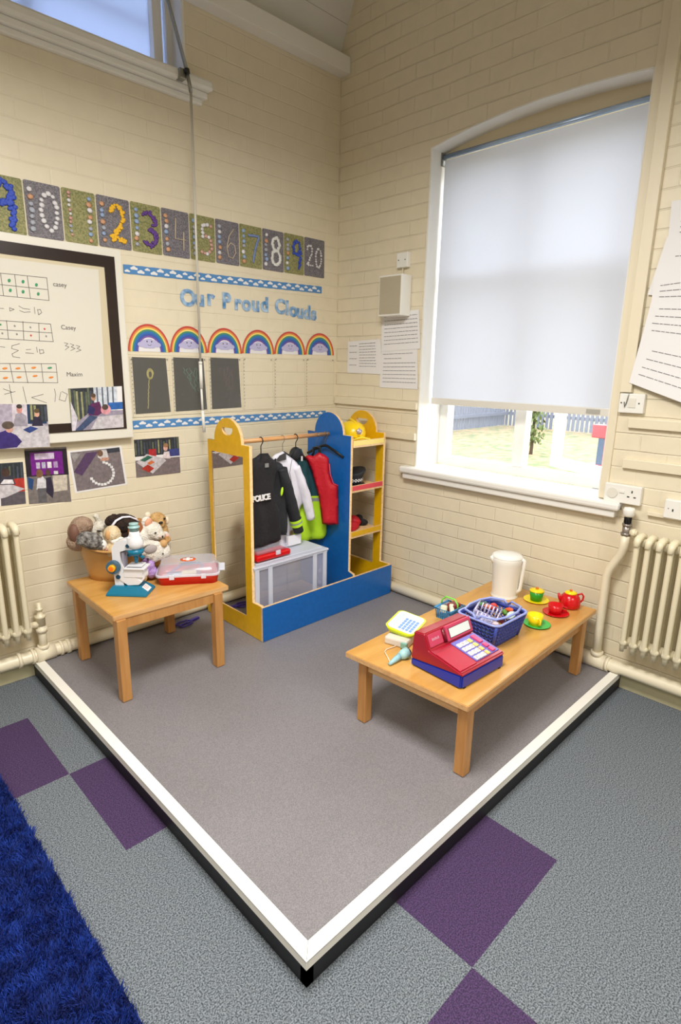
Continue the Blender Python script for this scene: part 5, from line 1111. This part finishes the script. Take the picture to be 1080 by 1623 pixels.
# clear pockets and chalk drawings
SLV = clear('clear_sleeve', (240, 236, 220), .05, .15); SLE = mat('sleeve_edge', (214, 206, 184), .4)
BP = mat('black_paper', (34, 35, 40), .5)
pk = [(-1.497, -1.272), (-1.262, -1.040), (-1.028, -.800), (-.790, -.562), (-.552, -.295), (-.286, -.030)]
pn = ['clear pocket holding the yellow chalk drawing', 'clear pocket holding the green chalk drawing', 'clear pocket holding the faint chalk drawing', 'empty clear pocket right of the three black drawings', 'empty clear pocket, second from the room corner', 'empty clear pocket nearest the room corner']
CH = [mat('chalk_yellow', (206, 196, 110), .9), mat('chalk_green', (90, 150, 130), .9), mat('chalk_rose', (120, 84, 100), .9)]
for i, (x0, x1) in enumerate(pk):
    zt, zb_ = 1.585+.004*i, 1.272+.004*i
    t = thing('plastic_pocket', pn[i], 'pocket', (x0, 0, zb_), 0, 'clear wall pockets'); b = BM(); box(b, x0, x1, -.0052, -.0048, zb_, zt); loc(new('sheet', b, SLV, t), t)
    b = BM(); 
    for (a0, a1, c0, c1) in ((x0, x0+.0012, zb_, zt), (x0, x1, zb_, zb_+.0012), (x1-.001, x1, zb_, zt)): box(b, a0, a1, -.0058, -.0046, c0, c1)
    loc(new('edge_seam', b, SLE, t), t)
    b = BM()
    for k in range(14): box(b, x0+.006, x0+.010, -.0057, -.0052, zb_+.02+.021*k, zb_+.026+.021*k)
    loc(new('punched_hole', b, mat('hole_shadow', (120, 122, 124), .6), t), t)
    b = BM()
    for (x, z) in ((x0+.014, zt-.012), (x1-.014, zt-.012)): ell(b, (x, -.008, z), (.004, .003, .004), sub=2)
    loc(new('pin', b, STEEL, t), t)
    if i < 3:
        b = BM(); sk = .012
        prism(b, [(x0+.016, -.0015, zb_+.016), (x1-.006, -.0015, zb_+.020), (x1-.012-sk*.6, -.0015, zt-.006), (x0+.016, -.0015, zt-.004)], (0, -.0012, 0)); bmesh.ops.recalc_face_normals(b, faces=b.faces)
        o = new('chalk_drawing', b, BP); tag(o, ['black paper with a yellow chalk flower, left of three', 'black paper with faint green chalk marks, middle of three', 'black paper with dull rose chalk lines, right of three'][i], 'drawing', 'black chalk drawings')
        b = BM(); cx = x0+.11; cz = zt-.09; random.seed(20+i)
        if i == 0:
            ribbon(b, [(cx+.02*math.cos(a)*(1-.5*a/16), -.003, cz+.03*math.sin(a)*(1-.5*a/16)) for a in [k*.5 for k in range(34)]], .003, NW, 0, .0002)
            ribbon(b, [(cx-.01+random.uniform(-.003, .003)-.0005*k, -.003, cz-.03-.006*k) for k in range(26)], .004, NW, 0, .0002)
        else:
            for r_ in range(5): ribbon(b, [(cx-.03+.02*r_+random.uniform(-.01, .01), -.003, cz+.03-.012*k+random.uniform(-.004, .004)) for k in range(4+3*r_)][:12], .002, NW, 0, .0002)
        new('chalk_marks', b, CH[i], o)
# whiteboard
wb = thing('interactive_whiteboard', 'wall mounted board with white outer frame and dark inner frame', 'whiteboard', (-2.1, 0, 1.6))
YB = -.05
x1o, zto, zbo = -1.523, 2.083, 1.172
b = BM(); box(b, -3.3, x1o, YB, -.002, zbo, zto, bev=.004); loc(new('outer_frame', b, mat('board_white', (226, 222, 210), .4), wb), wb)
DBR = mat('dark_brown_frame', (38, 24, 22), .3)
b = BM(); zi, zib, xi = 2.046, 1.222, -1.560
box(b, -3.26, xi, YB-.006, YB-.0005, zi-.052, zi); box(b, xi-.052, xi, YB-.006, YB-.0005, zib, zi-.052); box(b, -3.26, xi-.052, YB-.006, YB-.0005, zib, zib+.042); loc(new('inner_frame', b, DBR, wb), wb)
b = BM(); box(b, -3.26, xi-.052, YB-.003, YB-.0005, zib+.042, zi-.052); loc(new('screen', b, mat('board_screen', (206, 194, 164), .5), wb), wb)
# flip-chart sheet with tens frames
sx1 = -1.648
b = BM(); prism(b, [(-3.2, YB-.0045, 1.972), (sx1+.006, YB-.0045, 1.978), (sx1-.01, YB-.0045, 1.262), (-3.2, YB-.0045, 1.25)], (0, -.001, 0)); bmesh.ops.recalc_face_normals(b, faces=b.faces)
fcs = new('flip_chart_sheet', b, mat('cream_chart_paper', (216, 211, 198), .7, bump=.12, bscale=4)); tag(fcs, 'large paper sheet with hand-drawn ten frames taped over the board', 'paper sheet')
YS = YB-.0062
def bd(px, py): v = at(px, py, 1, YS); return (v.x, YS, v.z)
k4 = lambda a, b_: bd(0+a/5.8, 380+b_/5.8)
b = BM()
def ln(*pts, wd=.0022): ribbon(b, [k4(*p) for p in pts], wd, NW)
for p in ([(-60, 300), (430, 350)], [(-60, 405), (440, 458)], [(-60, 505), (452, 558)], [(5, 308), (33, 512)], [(135, 320), (160, 525)], [(250, 332), (280, 537)], [(430, 350), (452, 558)],
          [(-60, 738), (465, 775)], [(-60, 822), (480, 857)], [(-60, 905), (490, 937)], [(60, 742), (78, 915)], [(210, 752), (220, 920)], [(358, 765), (362, 928)], [(465, 775), (490, 937)],
          [(-60, 1137), (515, 1140)], [(-60, 1210), (527, 1218)], [(-60, 1308), (532, 1315)], [(90, 1137), (125, 1312)], [(220, 1138), (257, 1316)], [(380, 1140), (398, 1308)], [(515, 1140), (532, 1315)]): ln(*p)
new('ten_frame_lines', b, mat('grey_pen', (92, 86, 84), .7), fcs)
b = BM()
for x, y, mi in [(85, 375, 0), (212, 385, 0), (335, 415, 0), (95, 465, 0), (212, 478, 0), (352, 498, 0), (5, 780, 0), (135, 792, 2), (280, 805, 2), (410, 820, 1), (22, 860, 2), (155, 868, 2), (285, 880, 1), (425, 887, 2), (45, 1182, 3), (165, 1182, 3), (310, 1176, 3), (458, 1178, 0), (50, 1270, 3), (175, 1264, 3), (322, 1252, 3), (470, 1265, 3)]:
    s = (.006, .0004, .008) if y < 600 else ((.004, .0004, .0045) if y < 1000 else (.011, .0004, .0045)); p = k4(x, y); ell(b, (p[0], YS, p[2]), s, E3(0, 20 if y < 600 else -8, 0), mi=mi, sub=2)
new('counter_marks', b, parent=fcs, mats=[mat('pen_green', (60, 146, 100), .7), mat('pen_red', (200, 60, 46), .7), mat('pen_grey', (140, 142, 138), .7), mat('pen_orange', (222, 130, 50), .7)])
b = BM()
for p in ([(-30, 630), (35, 632)], [(88, 622), (92, 655), (130, 640), (95, 628)], [(172, 608), (215, 632), (275, 640)], [(180, 650), (225, 668), (280, 662)], [(315, 620), (322, 680)], [(345, 640), (355, 690), (385, 670), (370, 640), (345, 645)],
          [(-20, 980), (45, 988)], [(180, 955), (110, 975), (108, 1000), (170, 1018), (110, 1050), (120, 1075), (185, 1085)], [(240, 1010), (285, 1008)], [(235, 1040), (310, 1045)], [(335, 985), (345, 1035)], [(362, 1005), (368, 1048), (405, 1040), (395, 1010), (365, 1015)],
          [(590, 945), (625, 955), (600, 975), (635, 985), (600, 1012)], [(645, 955), (680, 968), (655, 985), (690, 1000), (650, 1020)], [(700, 970), (735, 982), (710, 998), (745, 1015), (700, 1032)],
          [(30, 1370), (110, 1400)], [(40, 1420), (140, 1395)], [(85, 1330), (115, 1500)], [(210, 1350), (245, 1500)], [(400, 1420), (290, 1450), (430, 1500)], [(500, 1370), (512, 1420), (505, 1490)], [(560, 1400), (545, 1470), (600, 1485), (620, 1420), (570, 1395)]): ln(*p, wd=.002)
new('number_sentence_writing', b, MT['grey_pen'], fcs)
for s, q in (('casey', (488, 425)), ('Casey', (562, 822)), ('Maxim', (612, 1255))):
    p = k4(*q); text('name_writing', s, .028, MT['grey_pen'], (p[0], YS-.0002, p[2]), UY, VZ, fcs, ext=.0002)

# photographs: simple composed prints
def photo(label, quad, y, shapes, border_=0):
    # quad: TL, TR, BR, BL in (x, z); shapes: list of (colour, [(u, v)...]) with v up
    q = [Vector((p[0], 0, p[1])) for p in quad]
    def P(u, v, d): a = q[3].lerp(q[2], u); c = q[0].lerp(q[1], u); p = a.lerp(c, v); return (p.x, y-d, p.z)
    b = BM(); prism(b, [P(0, 0, 0), P(1, 0, 0), P(1, 1, 0), P(0, 1, 0)], (0, -.0012, 0)); bmesh.ops.recalc_face_normals(b, faces=b.faces)
    o = new('photograph', b, PAPER); tag(o, label, 'photograph', 'photographs on the left wall')
    b = BM(); ms = []; idx = {}
    for k, (c, pts) in enumerate(shapes):
        if c not in idx: idx[c] = len(ms); ms.append(mat('print_%d_%d_%d' % c, c, .35, var=.18, vscale=60))
        e = border_; poly(b, [P(e+(1-2*e)*min(1, max(0, u)), e+(1-2*e)*min(1, max(0, v)), .0014+.00006*k) for u, v in pts], idx[c])
    new('printed_picture', b, parent=o, mats=ms); return o
def rect(a, b_, c, d): return [(a, c), (b_, c), (b_, d), (a, d)]
def disc(cx, cy, rx_, ry_, n_=14): return [(cx+rx_*math.cos(2*PI*k/n_), cy+ry_*math.sin(2*PI*k/n_)) for k in range(n_)]
SKIN, DK, BLU2, TBL = (206, 160, 140), (44, 48, 56), (50, 84, 160), (196, 190, 196)
pz = lambda px, py, y: (at(px, py, 1, y).x, at(px, py, 1, y).z)
random.seed(3)
def curtain(u0, u1, v0, v1, n_=12):
    out = [(DK, rect(u0, u1, v0, v1))]
    for k in range(n_):
        u = u0+(u1-u0)*(k+.5)/n_; out.append(((random.choice([(96, 104, 84), (150, 150, 110), (70, 78, 92), (60, 66, 74)])), rect(u-.02, u+.015, v0+random.uniform(0, .05), v1-random.uniform(0, .1))))
    return out
yb = YB-.008
photo('photo of a child in purple at a table hung over the board frame corner', [pz(108, 616, yb), pz(193, 612, yb), pz(196, 677, yb), pz(114, 683, yb)], yb,
      curtain(0, .5, 0, 1)+[((200, 206, 216), rect(.45, .9, .4, 1))]+[((90, 100, 116), rect(u, u+.03, .5, 1)) for u in (.5, .6, .7, .8)]+[((40, 96, 170), rect(.72, 1, .45, .62)), ((150, 142, 160), [(0, 0), (0, .12), (.4, .45), (1, .42), (1, 0)]), (TBL, [(.35, 0), (.5, .3), (1, .32), (1, 0)]), ((60, 76, 110), [(.05, .0), (.35, .35), (.5, .3), (.2, 0)]), ((90, 36, 84), [(.32, .35), (.38, .62), (.55, .66), (.6, .4), (.5, .32)]), ((40, 40, 90), [(.3, .4), (.34, .6), (.46, .5), (.42, .35)]), ((176, 136, 110), disc(.44, .76, .045, .075)), ((92, 66, 50), disc(.44, .81, .047, .05)), ((216, 150, 160), disc(.66, .46, .10, .12)), ((72, 60, 56), disc(.65, .52, .06, .07)), ((206, 200, 210), [(-.0, .0), (.02, .7), (.12, .3), (.06, 0)])])
photo('photo of an adult and children at a table over the board left frame', [pz(-30, 640, yb), pz(74, 641, yb), pz(79, 708, yb), pz(-30, 713, yb)], yb,
      [((170, 160, 176), rect(0, 1, 0, 1)), ((206, 196, 206), rect(.45, .72, .45, 1)), ((30, 60, 96), rect(.68, .98, .55, 1))]+curtain(.72, 1, .6, 1, 5)+[(TBL, [(.35, 0), (.45, .45), (.75, .55), (1, .5), (1, 0)]), ((154, 148, 160), [(.46, .5), (.5, .78), (.58, .82), (.66, .74), (.68, .5)]), ((196, 136, 124), disc(.56, .88, .045, .09)), ((60, 54, 50), disc(.56, .95, .045, .05)), ((40, 36, 60), [(.74, .5), (.78, .72), (.88, .72), (.92, .5)]), ((210, 160, 136), disc(.83, .78, .04, .07)), ((90, 74, 50), disc(.83, .85, .045, .05)), ((56, 40, 110), [(.2, .0), (.22, .35), (.35, .42), (.5, .3), (.58, .15), (.5, .02)]), ((200, 150, 136), disc(.40, .45, .06, .09)), ((90, 78, 70), disc(.38, .53, .09, .09)), ((44, 66, 130), [(.6, .42), (.72, .5), (.84, .44), (.7, .34)])])
photo('photo of a child in striped top cut off at the left image edge', [pz(-40, 737, 0), pz(36, 732, 0), pz(41, 798, 0), pz(-40, 806, 0)], 0,
      curtain(0, 1, .5, 1, 12)+[((176, 54, 46), rect(.72, 1, .1, .62)), ((90, 84, 92), rect(.5, 1, 0, .3)), (TBL, [(0, .08), (0, .45), (.7, .5), (1, .36), (.62, .2)]), ((60, 56, 70), [(.45, .5), (.55, .72), (.75, .7), (.82, .48)]), ((226, 222, 226), [(.5, .52), (.58, .62), (.76, .6), (.78, .5)]), ((70, 50, 44), disc(.62, .78, .09, .1)), ((196, 140, 120), [(.3, .42), (.36, .52), (.5, .52), (.48, .42)])])
photo('tall photo of two children at a purple touch screen', [pz(38, 712, 0), pz(105, 708, 0), pz(113, 795, 0), pz(46, 799, 0)], 0,
      [((120, 112, 110), rect(0, 1, 0, 1)), ((34, 26, 40), rect(0, 1, .5, .97)), ((110, 24, 130), rect(.12, .88, .52, .93)), ((206, 190, 214), rect(.22, .68, .80, .91)), ((190, 180, 200), rect(.24, .33, .64, .75)), ((180, 176, 200), rect(.37, .46, .64, .75)), ((226, 222, 226), rect(.5, .6, .64, .75)), ((176, 150, 190), rect(.65, .75, .64, .75)), ((200, 190, 176), [(.6, .2), (.6, .5), (.95, .5), (.93, .22)]), ((210, 206, 210), rect(.64, .74, .52, .58)), ((36, 70, 120), [(.02, .3), (.02, .5), (.16, .45), (.1, .25)]), ((206, 204, 210), [(.2, .26), (.24, .46), (.36, .5), (.46, .4), (.42, .26)]), ((120, 86, 60), disc(.3, .55, .08, .08)), ((96, 94, 98), rect(.22, .42, .02, .28)), ((44, 38, 60), [(.42, .2), (.44, .46), (.56, .48), (.6, .25), (.56, .08)]), ((84, 60, 50), disc(.5, .56, .06, .06))])
CARDS = []
for k in range(16):
    a = R(200+k*15.5); cx, cy = .55+.24*math.cos(a), .37+.30*math.sin(a); CARDS.append(((226, 226, 228), [(cx-.03, cy-.03), (cx+.025, cy-.035), (cx+.03, cy+.03), (cx-.025, cy+.035)]))
photo('white bordered photo of number cards laid in a circle on the floor', [pz(107, 715, 0), pz(192, 706, 0), pz(202, 768, 0), pz(119, 782, 0)], 0,
      [((122, 112, 116), rect(0, 1, 0, 1)), ((84, 60, 96), [(0, .5), (.3, .95), (.55, .95), (.15, .38)]), ((150, 146, 146), [(.05, .75), (.2, .95), (0, .98)]), ((54, 58, 70), rect(.7, 1, .88, 1)), ((206, 200, 200), [(.52, .8), (.55, .98), (.72, .98), (.74, .78), (.62, .7)]), ((112, 84, 66), disc(.58, .9, .06, .09)), ((196, 148, 126), [(.55, .7), (.6, .78), (.75, .76), (.72, .68)])]+CARDS, .04)
photo('photo of a child painting at a table below the cloud border', [pz(212, 697, 0), pz(283, 692, 0), pz(286, 749, 0), pz(216, 757, 0)], 0,
      curtain(0, 1, .55, 1, 16)+[((120, 108, 110), rect(0, 1, 0, .45)), ((60, 68, 130), rect(.75, 1, .48, .68)), ((176, 44, 50), rect(.3, .46, .5, .72)), (TBL, [(.02, .4), (.25, .6), (.62, .45), (.68, .38), (.36, .06)]), ((40, 96, 80), [(.1, .45), (.28, .56), (.38, .5), (.2, .4)]), ((206, 110, 60), [(.25, .36), (.35, .42), (.42, .36), (.3, .3)]), ((170, 50, 40), [(.12, .22), (.26, .32), (.4, .2), (.28, .1)]), ((220, 206, 210), [(.6, .45), (.64, .62), (.76, .62), (.78, .42)]), ((222, 170, 160), disc(.68, .72, .05, .08)), ((160, 120, 86), disc(.69, .79, .055, .06))])

# window pole
wpz = thing('window_opening_pole', 'long thin window opening rod hanging down the left wall', 'pole', (-1.14, -.1, 2.88))
PM = mat('pole_silver', (206, 202, 190), .35, .1)
b = BM(); tube(b, [(-1.285, -.02, 3.40), (-1.24, -.10, 3.22), (-1.148, -.105, 2.935)], .009, 12); loc(new('upper_arm', b, mat('pole_grey', (150, 154, 158), .35, .1), wpz), wpz)
b = BM(); cyl(b, (-1.15, -.105, 2.945), (-1.147, -.105, 2.925), .013); loc(new('collar', b, BLACKP, wpz), wpz)
b = BM(); tube(b, [(-1.148, -.105, 2.93), (-1.138, -.105, 2.885), (-1.132, -.105, 2.85)], .009, 10); box(b, -1.185, -1.15, -.10, -.055, 2.90, 2.945, bev=.004); loc(new('gear_joint', b, STEEL, wpz), wpz)
b = BM(); cyl(b, (-1.132, -.105, 2.86), (-1.137, -.10, 1.56), .0062, 12); loc(new('rod', b, PM, wpz), wpz)
b = BM(); cyl(b, (-1.137, -.10, 1.565), (-1.137, -.10, 1.55), .010); cyl(b, (-1.137, -.10, 1.55), (-1.138, -.10, 1.42), .0095, 14); loc(new('grip', b, PLW, wpz), wpz)
b = BM(); cyl(b, (-1.138, -.10, 1.42), (-1.136, -.10, 1.30), .006); cyl(b, (-1.136, -.10, 1.30), (-1.131, -.10, 1.178), .0085, 14); loc(new('handle', b, PLW, wpz), wpz)

# ================================================================== RIGHT WALL FITTINGS
UR = (0, -1, 0)
spk = thing('wall_speaker', 'small white wall speaker with beige grille left of the window', 'speaker', (0, -.545, 1.97))
Ts = Matrix.Rotation(R(0), 4, 'Z')
b = BM(); box(b, -.095, -.004, -.095, .085, -.115, .118, T=Ts, bev=.004); new('cabinet', b, PLW, spk)
b = BM(); box(b, -.0975, -.095, -.086, .076, -.104, .108, T=Ts); new('grille', b, mat('beige_grille', (186, 176, 152), .8, bump=.5, bscale=300), spk)
jb = thing('junction_box', 'small white switch box above the wall speaker', 'switch box', (0, -.58, 2.175))
b = BM(); box(b, -.032, 0, -.042, .042, -.042, .042, bev=.004); new('box', b, PLW, jb); b = BM(); [cyl(b, (-.032, y, 0), (-.0335, y, 0), .0035, 10) for y in (-.024, .026)]; new('screw', b, INK, jb)
b = BM(); cyl(b, (-.02, 0, -.042), (-.02, 0, -.090), .005, 8); new('cable', b, mat('cream_cable', (214, 204, 176), .5), jb)
def paper_r(label, pts, x, lines, curl=.0, sz=None, grp='papers on the window wall'):
    b = BM(); n = 10; q = [Vector((0, p[0], p[1])) for p in pts]; V_ = []
    for i in range(n+1):
        row = []
        for k in range(n+1):
            u, v = k/n, i/n; p = q[0].lerp(q[1], u).lerp(q[3].lerp(q[2], u), v); row.append(b.verts.new((x-curl*(v**2)*(.4+.6*u), p.y, p.z)))
        V_.append(row)
    for i in range(n):
        for k in range(n): b.faces.new((V_[i][k], V_[i+1][k], V_[i+1][k+1], V_[i][k+1])).smooth = curl > 0
    bmesh.ops.recalc_face_normals(b, faces=b.faces)
    o = new('paper_notice', b, PAPER); tag(o, label, 'paper', grp)
    b = BM()
    def PP(u, v): p = q[0].lerp(q[1], u).lerp(q[3].lerp(q[2], u), v); return (x-curl*(v**2)*(.4+.6*u)-.0012, p.y, p.z)
    for (u0, u1, v) in lines:
        u = u0
        while u < u1-.01:
            e = min(u1, u+random.uniform(.03, .10)); k_ = 2; ribbon(b, [PP(u+(e-u)*t/k_, v) for t in range(k_+1)], .0028, (-1, 0, 0)); u = e+.018
    new('printed_text', b, mat('grey_print', (110, 108, 112), .7), o); return o
random.seed(11)
paper_r('landscape printed notice left of the taller sheet near the corner', [(-.112, 1.716), (-.405, 1.728), (-.428, 1.508), (-.112, 1.512)], -.004, [(.06, .28, v) for v in (.15, .35, .55, .75)]+[(.36, .85, .1+.085*k) for k in range(9)])
paper_r('upper half sheet of the tall printed notice under the speaker', [(-.412, 1.885), (-.705, 1.89), (-.730, 1.665), (-.415, 1.650)], -.005, [(.08, .95, .12+.1*k) for k in range(8)])
paper_r('lower sheet of the tall printed notice beside the window reveal', [(-.415, 1.655), (-.705, 1.665), (-.724, 1.425), (-.410, 1.425)], -.003, [(.06, .9, .1), (.1, .6, .22)]+[(.08, .95, .34+.1*k) for k in range(6)])
paper_r('topmost notice in the cluster right of the window', [(-2.026, 2.255), (-2.25, 2.25), (-2.25, 2.00), (-2.036, 2.055)], -.004, [(.2, .9, .1+.1*k) for k in range(7)], .004, grp='notices right of the window')
paper_r('second notice down in the cluster right of the window', [(-2.030, 2.115), (-2.26, 2.13), (-2.25, 1.84), (-1.985, 1.885)], -.010, [(.3, .95, .2), (.25, .95, .35)], .008, grp='notices right of the window')
paper_r('third notice down, small upright sheet right of the window', [(-2.003, 1.945), (-2.26, 1.98), (-2.26, 1.75), (-2.01, 1.80)], -.018, [(.12, .95, .2+.15*k) for k in range(4)], .004, grp='notices right of the window')
paper_r('lowest large notice hanging above the fused switch', [(-2.010, 1.868), (-2.28, 1.86), (-2.28, 1.40), (-1.965, 1.505)], -.024, [(.15, .95, .12), (.12, .9, .2), (.1, .95, .28), (.12, .95, .36), (.2, .95, .58), (.15, .95, .68), (.12, .95, .78), (.1, .8, .87)], .02, grp='notices right of the window')
fs_ = thing('fused_switch', 'white switch plate at the foot of the vertical cable boxing', 'switch', (0, -1.985, 1.413))
b = BM(); box(b, -.026, 0, -.055, .055, -.045, .043, bev=.003); new('plate', b, PLW, fs_)
b = BM(); box(b, -.029, -.026, -.02, .012, -.02, .022); new('rocker', b, mat('cream_plastic', (224, 220, 208), .35), fs_)
b = BM(); [cyl(b, (-.026, y, 0), (-.0275, y, 0), .0035, 8) for y in (-.034, .044)]; new('screw', b, INK, fs_)
b = BM(); tube(b, [(-.02, .012, .07), (-.03, .016, .03), (-.032, .020, .0), (-.031, .026, -.02), (-.031, .030, .005)], .0022, 6); new('wire_loop', b, STEEL, fs_)
ss = thing('twin_socket', 'white wall plate with round dial and three-pin socket beside the sill', 'socket', (0, -2.003, .988))
b = BM(); box(b, -.030, 0, -.084, .084, -.045, .044, bev=.004); new('plate', b, PLW, ss)
b = BM(); cyl(b, (-.030, .045, .0), (-.035, .045, .0), .024, 28); new('dial', b, MT['cream_plastic'], ss)
b = BM(); box(b, -.035, -.030, -.010, .014, .006, .018, bev=.001); new('rocker', b, PLW, ss)
b = BM(); box(b, -.0305, -.030, -.046, -.040, .010, .022); box(b, -.0305, -.030, -.063, -.052, -.012, -.006); box(b, -.0305, -.030, -.034, -.023, -.012, -.006); new('pin_slot', b, INK, ss)
b = BM(); cyl(b, (-.03, -.0, -.045), (-.03, -.0, -.075), .007); new('cable', b, mat('grey_cable', (120, 116, 110), .5), ss)
s3 = thing('double_socket', 'white socket at the right edge above the radiator', 'socket', (0, -2.262, .955))
b = BM(); box(b, -.034, 0, -.07, .07, -.043, .043, bev=.004); new('plate', b, PLW, s3); b = BM(); box(b, -.0345, -.034, .03, .036, -.01, .002); box(b, -.0345, -.034, .05, .054, -.0, .004); new('pin_slot', b, INK, s3)

# ================================================================== RUG
rg = thing('shaggy_rug', 'deep blue shaggy rug at the lower left on the carpet', 'rug', (-3.0, -1.6, 0))
b = BM(); box(b, -3.6, -2.462, -3.4, -.3, .001, .012); loc(new('backing', b, mat('rug_navy', (8, 26, 92), .95), rg), rg)
rng = np.random.default_rng(5); NB = 150000
bx = rng.uniform(-3.15, -2.462, NB); by = rng.uniform(-2.6, -.45, NB)
base = np.stack([bx, by, np.full(NB, .011)], 1)
ang = rng.uniform(0, 2*np.pi, NB)
lx = np.array([noise.noise(Vector((x*22, y*22, 0))) for x, y in zip(bx[:NB], by[:NB])]); ly = np.array([noise.noise(Vector((x*22, y*22, 7))) for x, y in zip(bx, by)])
hgt = rng.uniform(.010, .020, NB)
tip = base+np.stack([lx*.014+rng.normal(0, .005, NB), ly*.014+rng.normal(0, .005, NB), hgt], 1)
wv = np.stack([np.cos(ang), np.sin(ang), np.zeros(NB)], 1)*.0016
co = np.stack([base-wv, base+wv, tip+wv*.5, tip-wv*.5], 1).reshape(-1, 3)
me = bpy.data.meshes.new('pile'); me.vertices.add(NB*4); me.vertices.foreach_set('co', co.ravel()); me.loops.add(NB*4); me.loops.foreach_set('vertex_index', np.arange(NB*4)); me.polygons.add(NB); me.polygons.foreach_set('loop_start', np.arange(NB)*4); me.polygons.foreach_set('loop_total', np.full(NB, 4)); me.update(calc_edges=True)
me.materials.append(mat('rug_blue', (18, 58, 156), .85, c2=(10, 36, 110), vscale=25)); po = bpy.data.objects.new('pile', me); COL.objects.link(po); po.parent = rg; loc(po, rg); po['kind'] = 'stuff'

# ================================================================== OUTSIDE
b = BM(); poly(b, [(.35, -14, -.25), (24, -14, -.25), (24, 20, -.25), (.35, 20, -.25)]); g = new('school_lawn', b, speck('leafy_grass', (92, 104, 66), (150, 124, 92), 5, .95, bump=0, lo=.4, hi=.6)); tag(g, 'leaf-strewn lawn seen through the lower window', 'lawn', kind='stuff')
FG = mat('fence_grey', (104, 108, 122), .8)
for lb, rz_, n_ in (('grey slatted fence across the far side of the lawn, left of the mullion', 90, 80), ('grey slatted fence closing the lawn behind the casement and bush', 180, 100)):
    fn = thing('picket_fence', lb, 'fence', (14.5, 6.9, -.25), R(rz_), 'slatted fences around the lawn')
    b = BM()
    for k in range(n_): box(b, 0, .03, .02+.14*k, .11+.14*k, 0.01, 2.0)
    new('slats', b, FG, fn)
    for z in (.35, 1.5): b = BM(); box(b, -.07, 0, .02, .14*n_, z, z+.1); new('rail', b, FG, fn)
bs = thing('garden_bush', 'leafy green bush outside between the window mullion and casement', 'bush', (8.95, 3.05, -.25))
b = BM(); random.seed(9)
for k in range(500):
    a = random.uniform(0, 2*PI); rr_ = random.uniform(0, .28); z = random.uniform(.25, 1.9); p = Vector((rr_*math.cos(a), rr_*math.sin(a), z)); e = E3(random.uniform(0, 360), random.uniform(0, 360), 0)
    poly(b, [p+e @ Vector(v) for v in ((-.06, 0, 0), (0, -.03, 0), (.06, 0, 0), (0, .03, 0))])
new('foliage', b, mat('bush_leaf', (84, 98, 44), .7), bs); b = BM(); tube(b, [(0, 0, 0), (.03, 0, .6), (0, .02, 1.5)], [.04, .03, .015], 8); new('stem', b, mat('bark', (90, 76, 62), .9), bs)
cf = thing('climbing_frame', 'red and blue playground post outside the open casement', 'play equipment', (4.0, -.36, -.25))
b = BM(); box(b, -.05, .05, -.10, -.02, 0, 1.25, bev=.01); new('red_post', b, mat('play_red', (170, 24, 34), .4), cf)
b = BM(); box(b, -.04, .04, -.02, .05, 0, 1.10); new('blue_panel', b, mat('play_blue', (20, 56, 90), .4), cf)
b = BM(); box(b, -.06, .06, -.10, .13, 1.05, 1.20, bev=.01); box(b, -.06, .06, -.10, .10, .62, .74, bev=.01); new('red_bracket', b, MT['play_red'], cf)
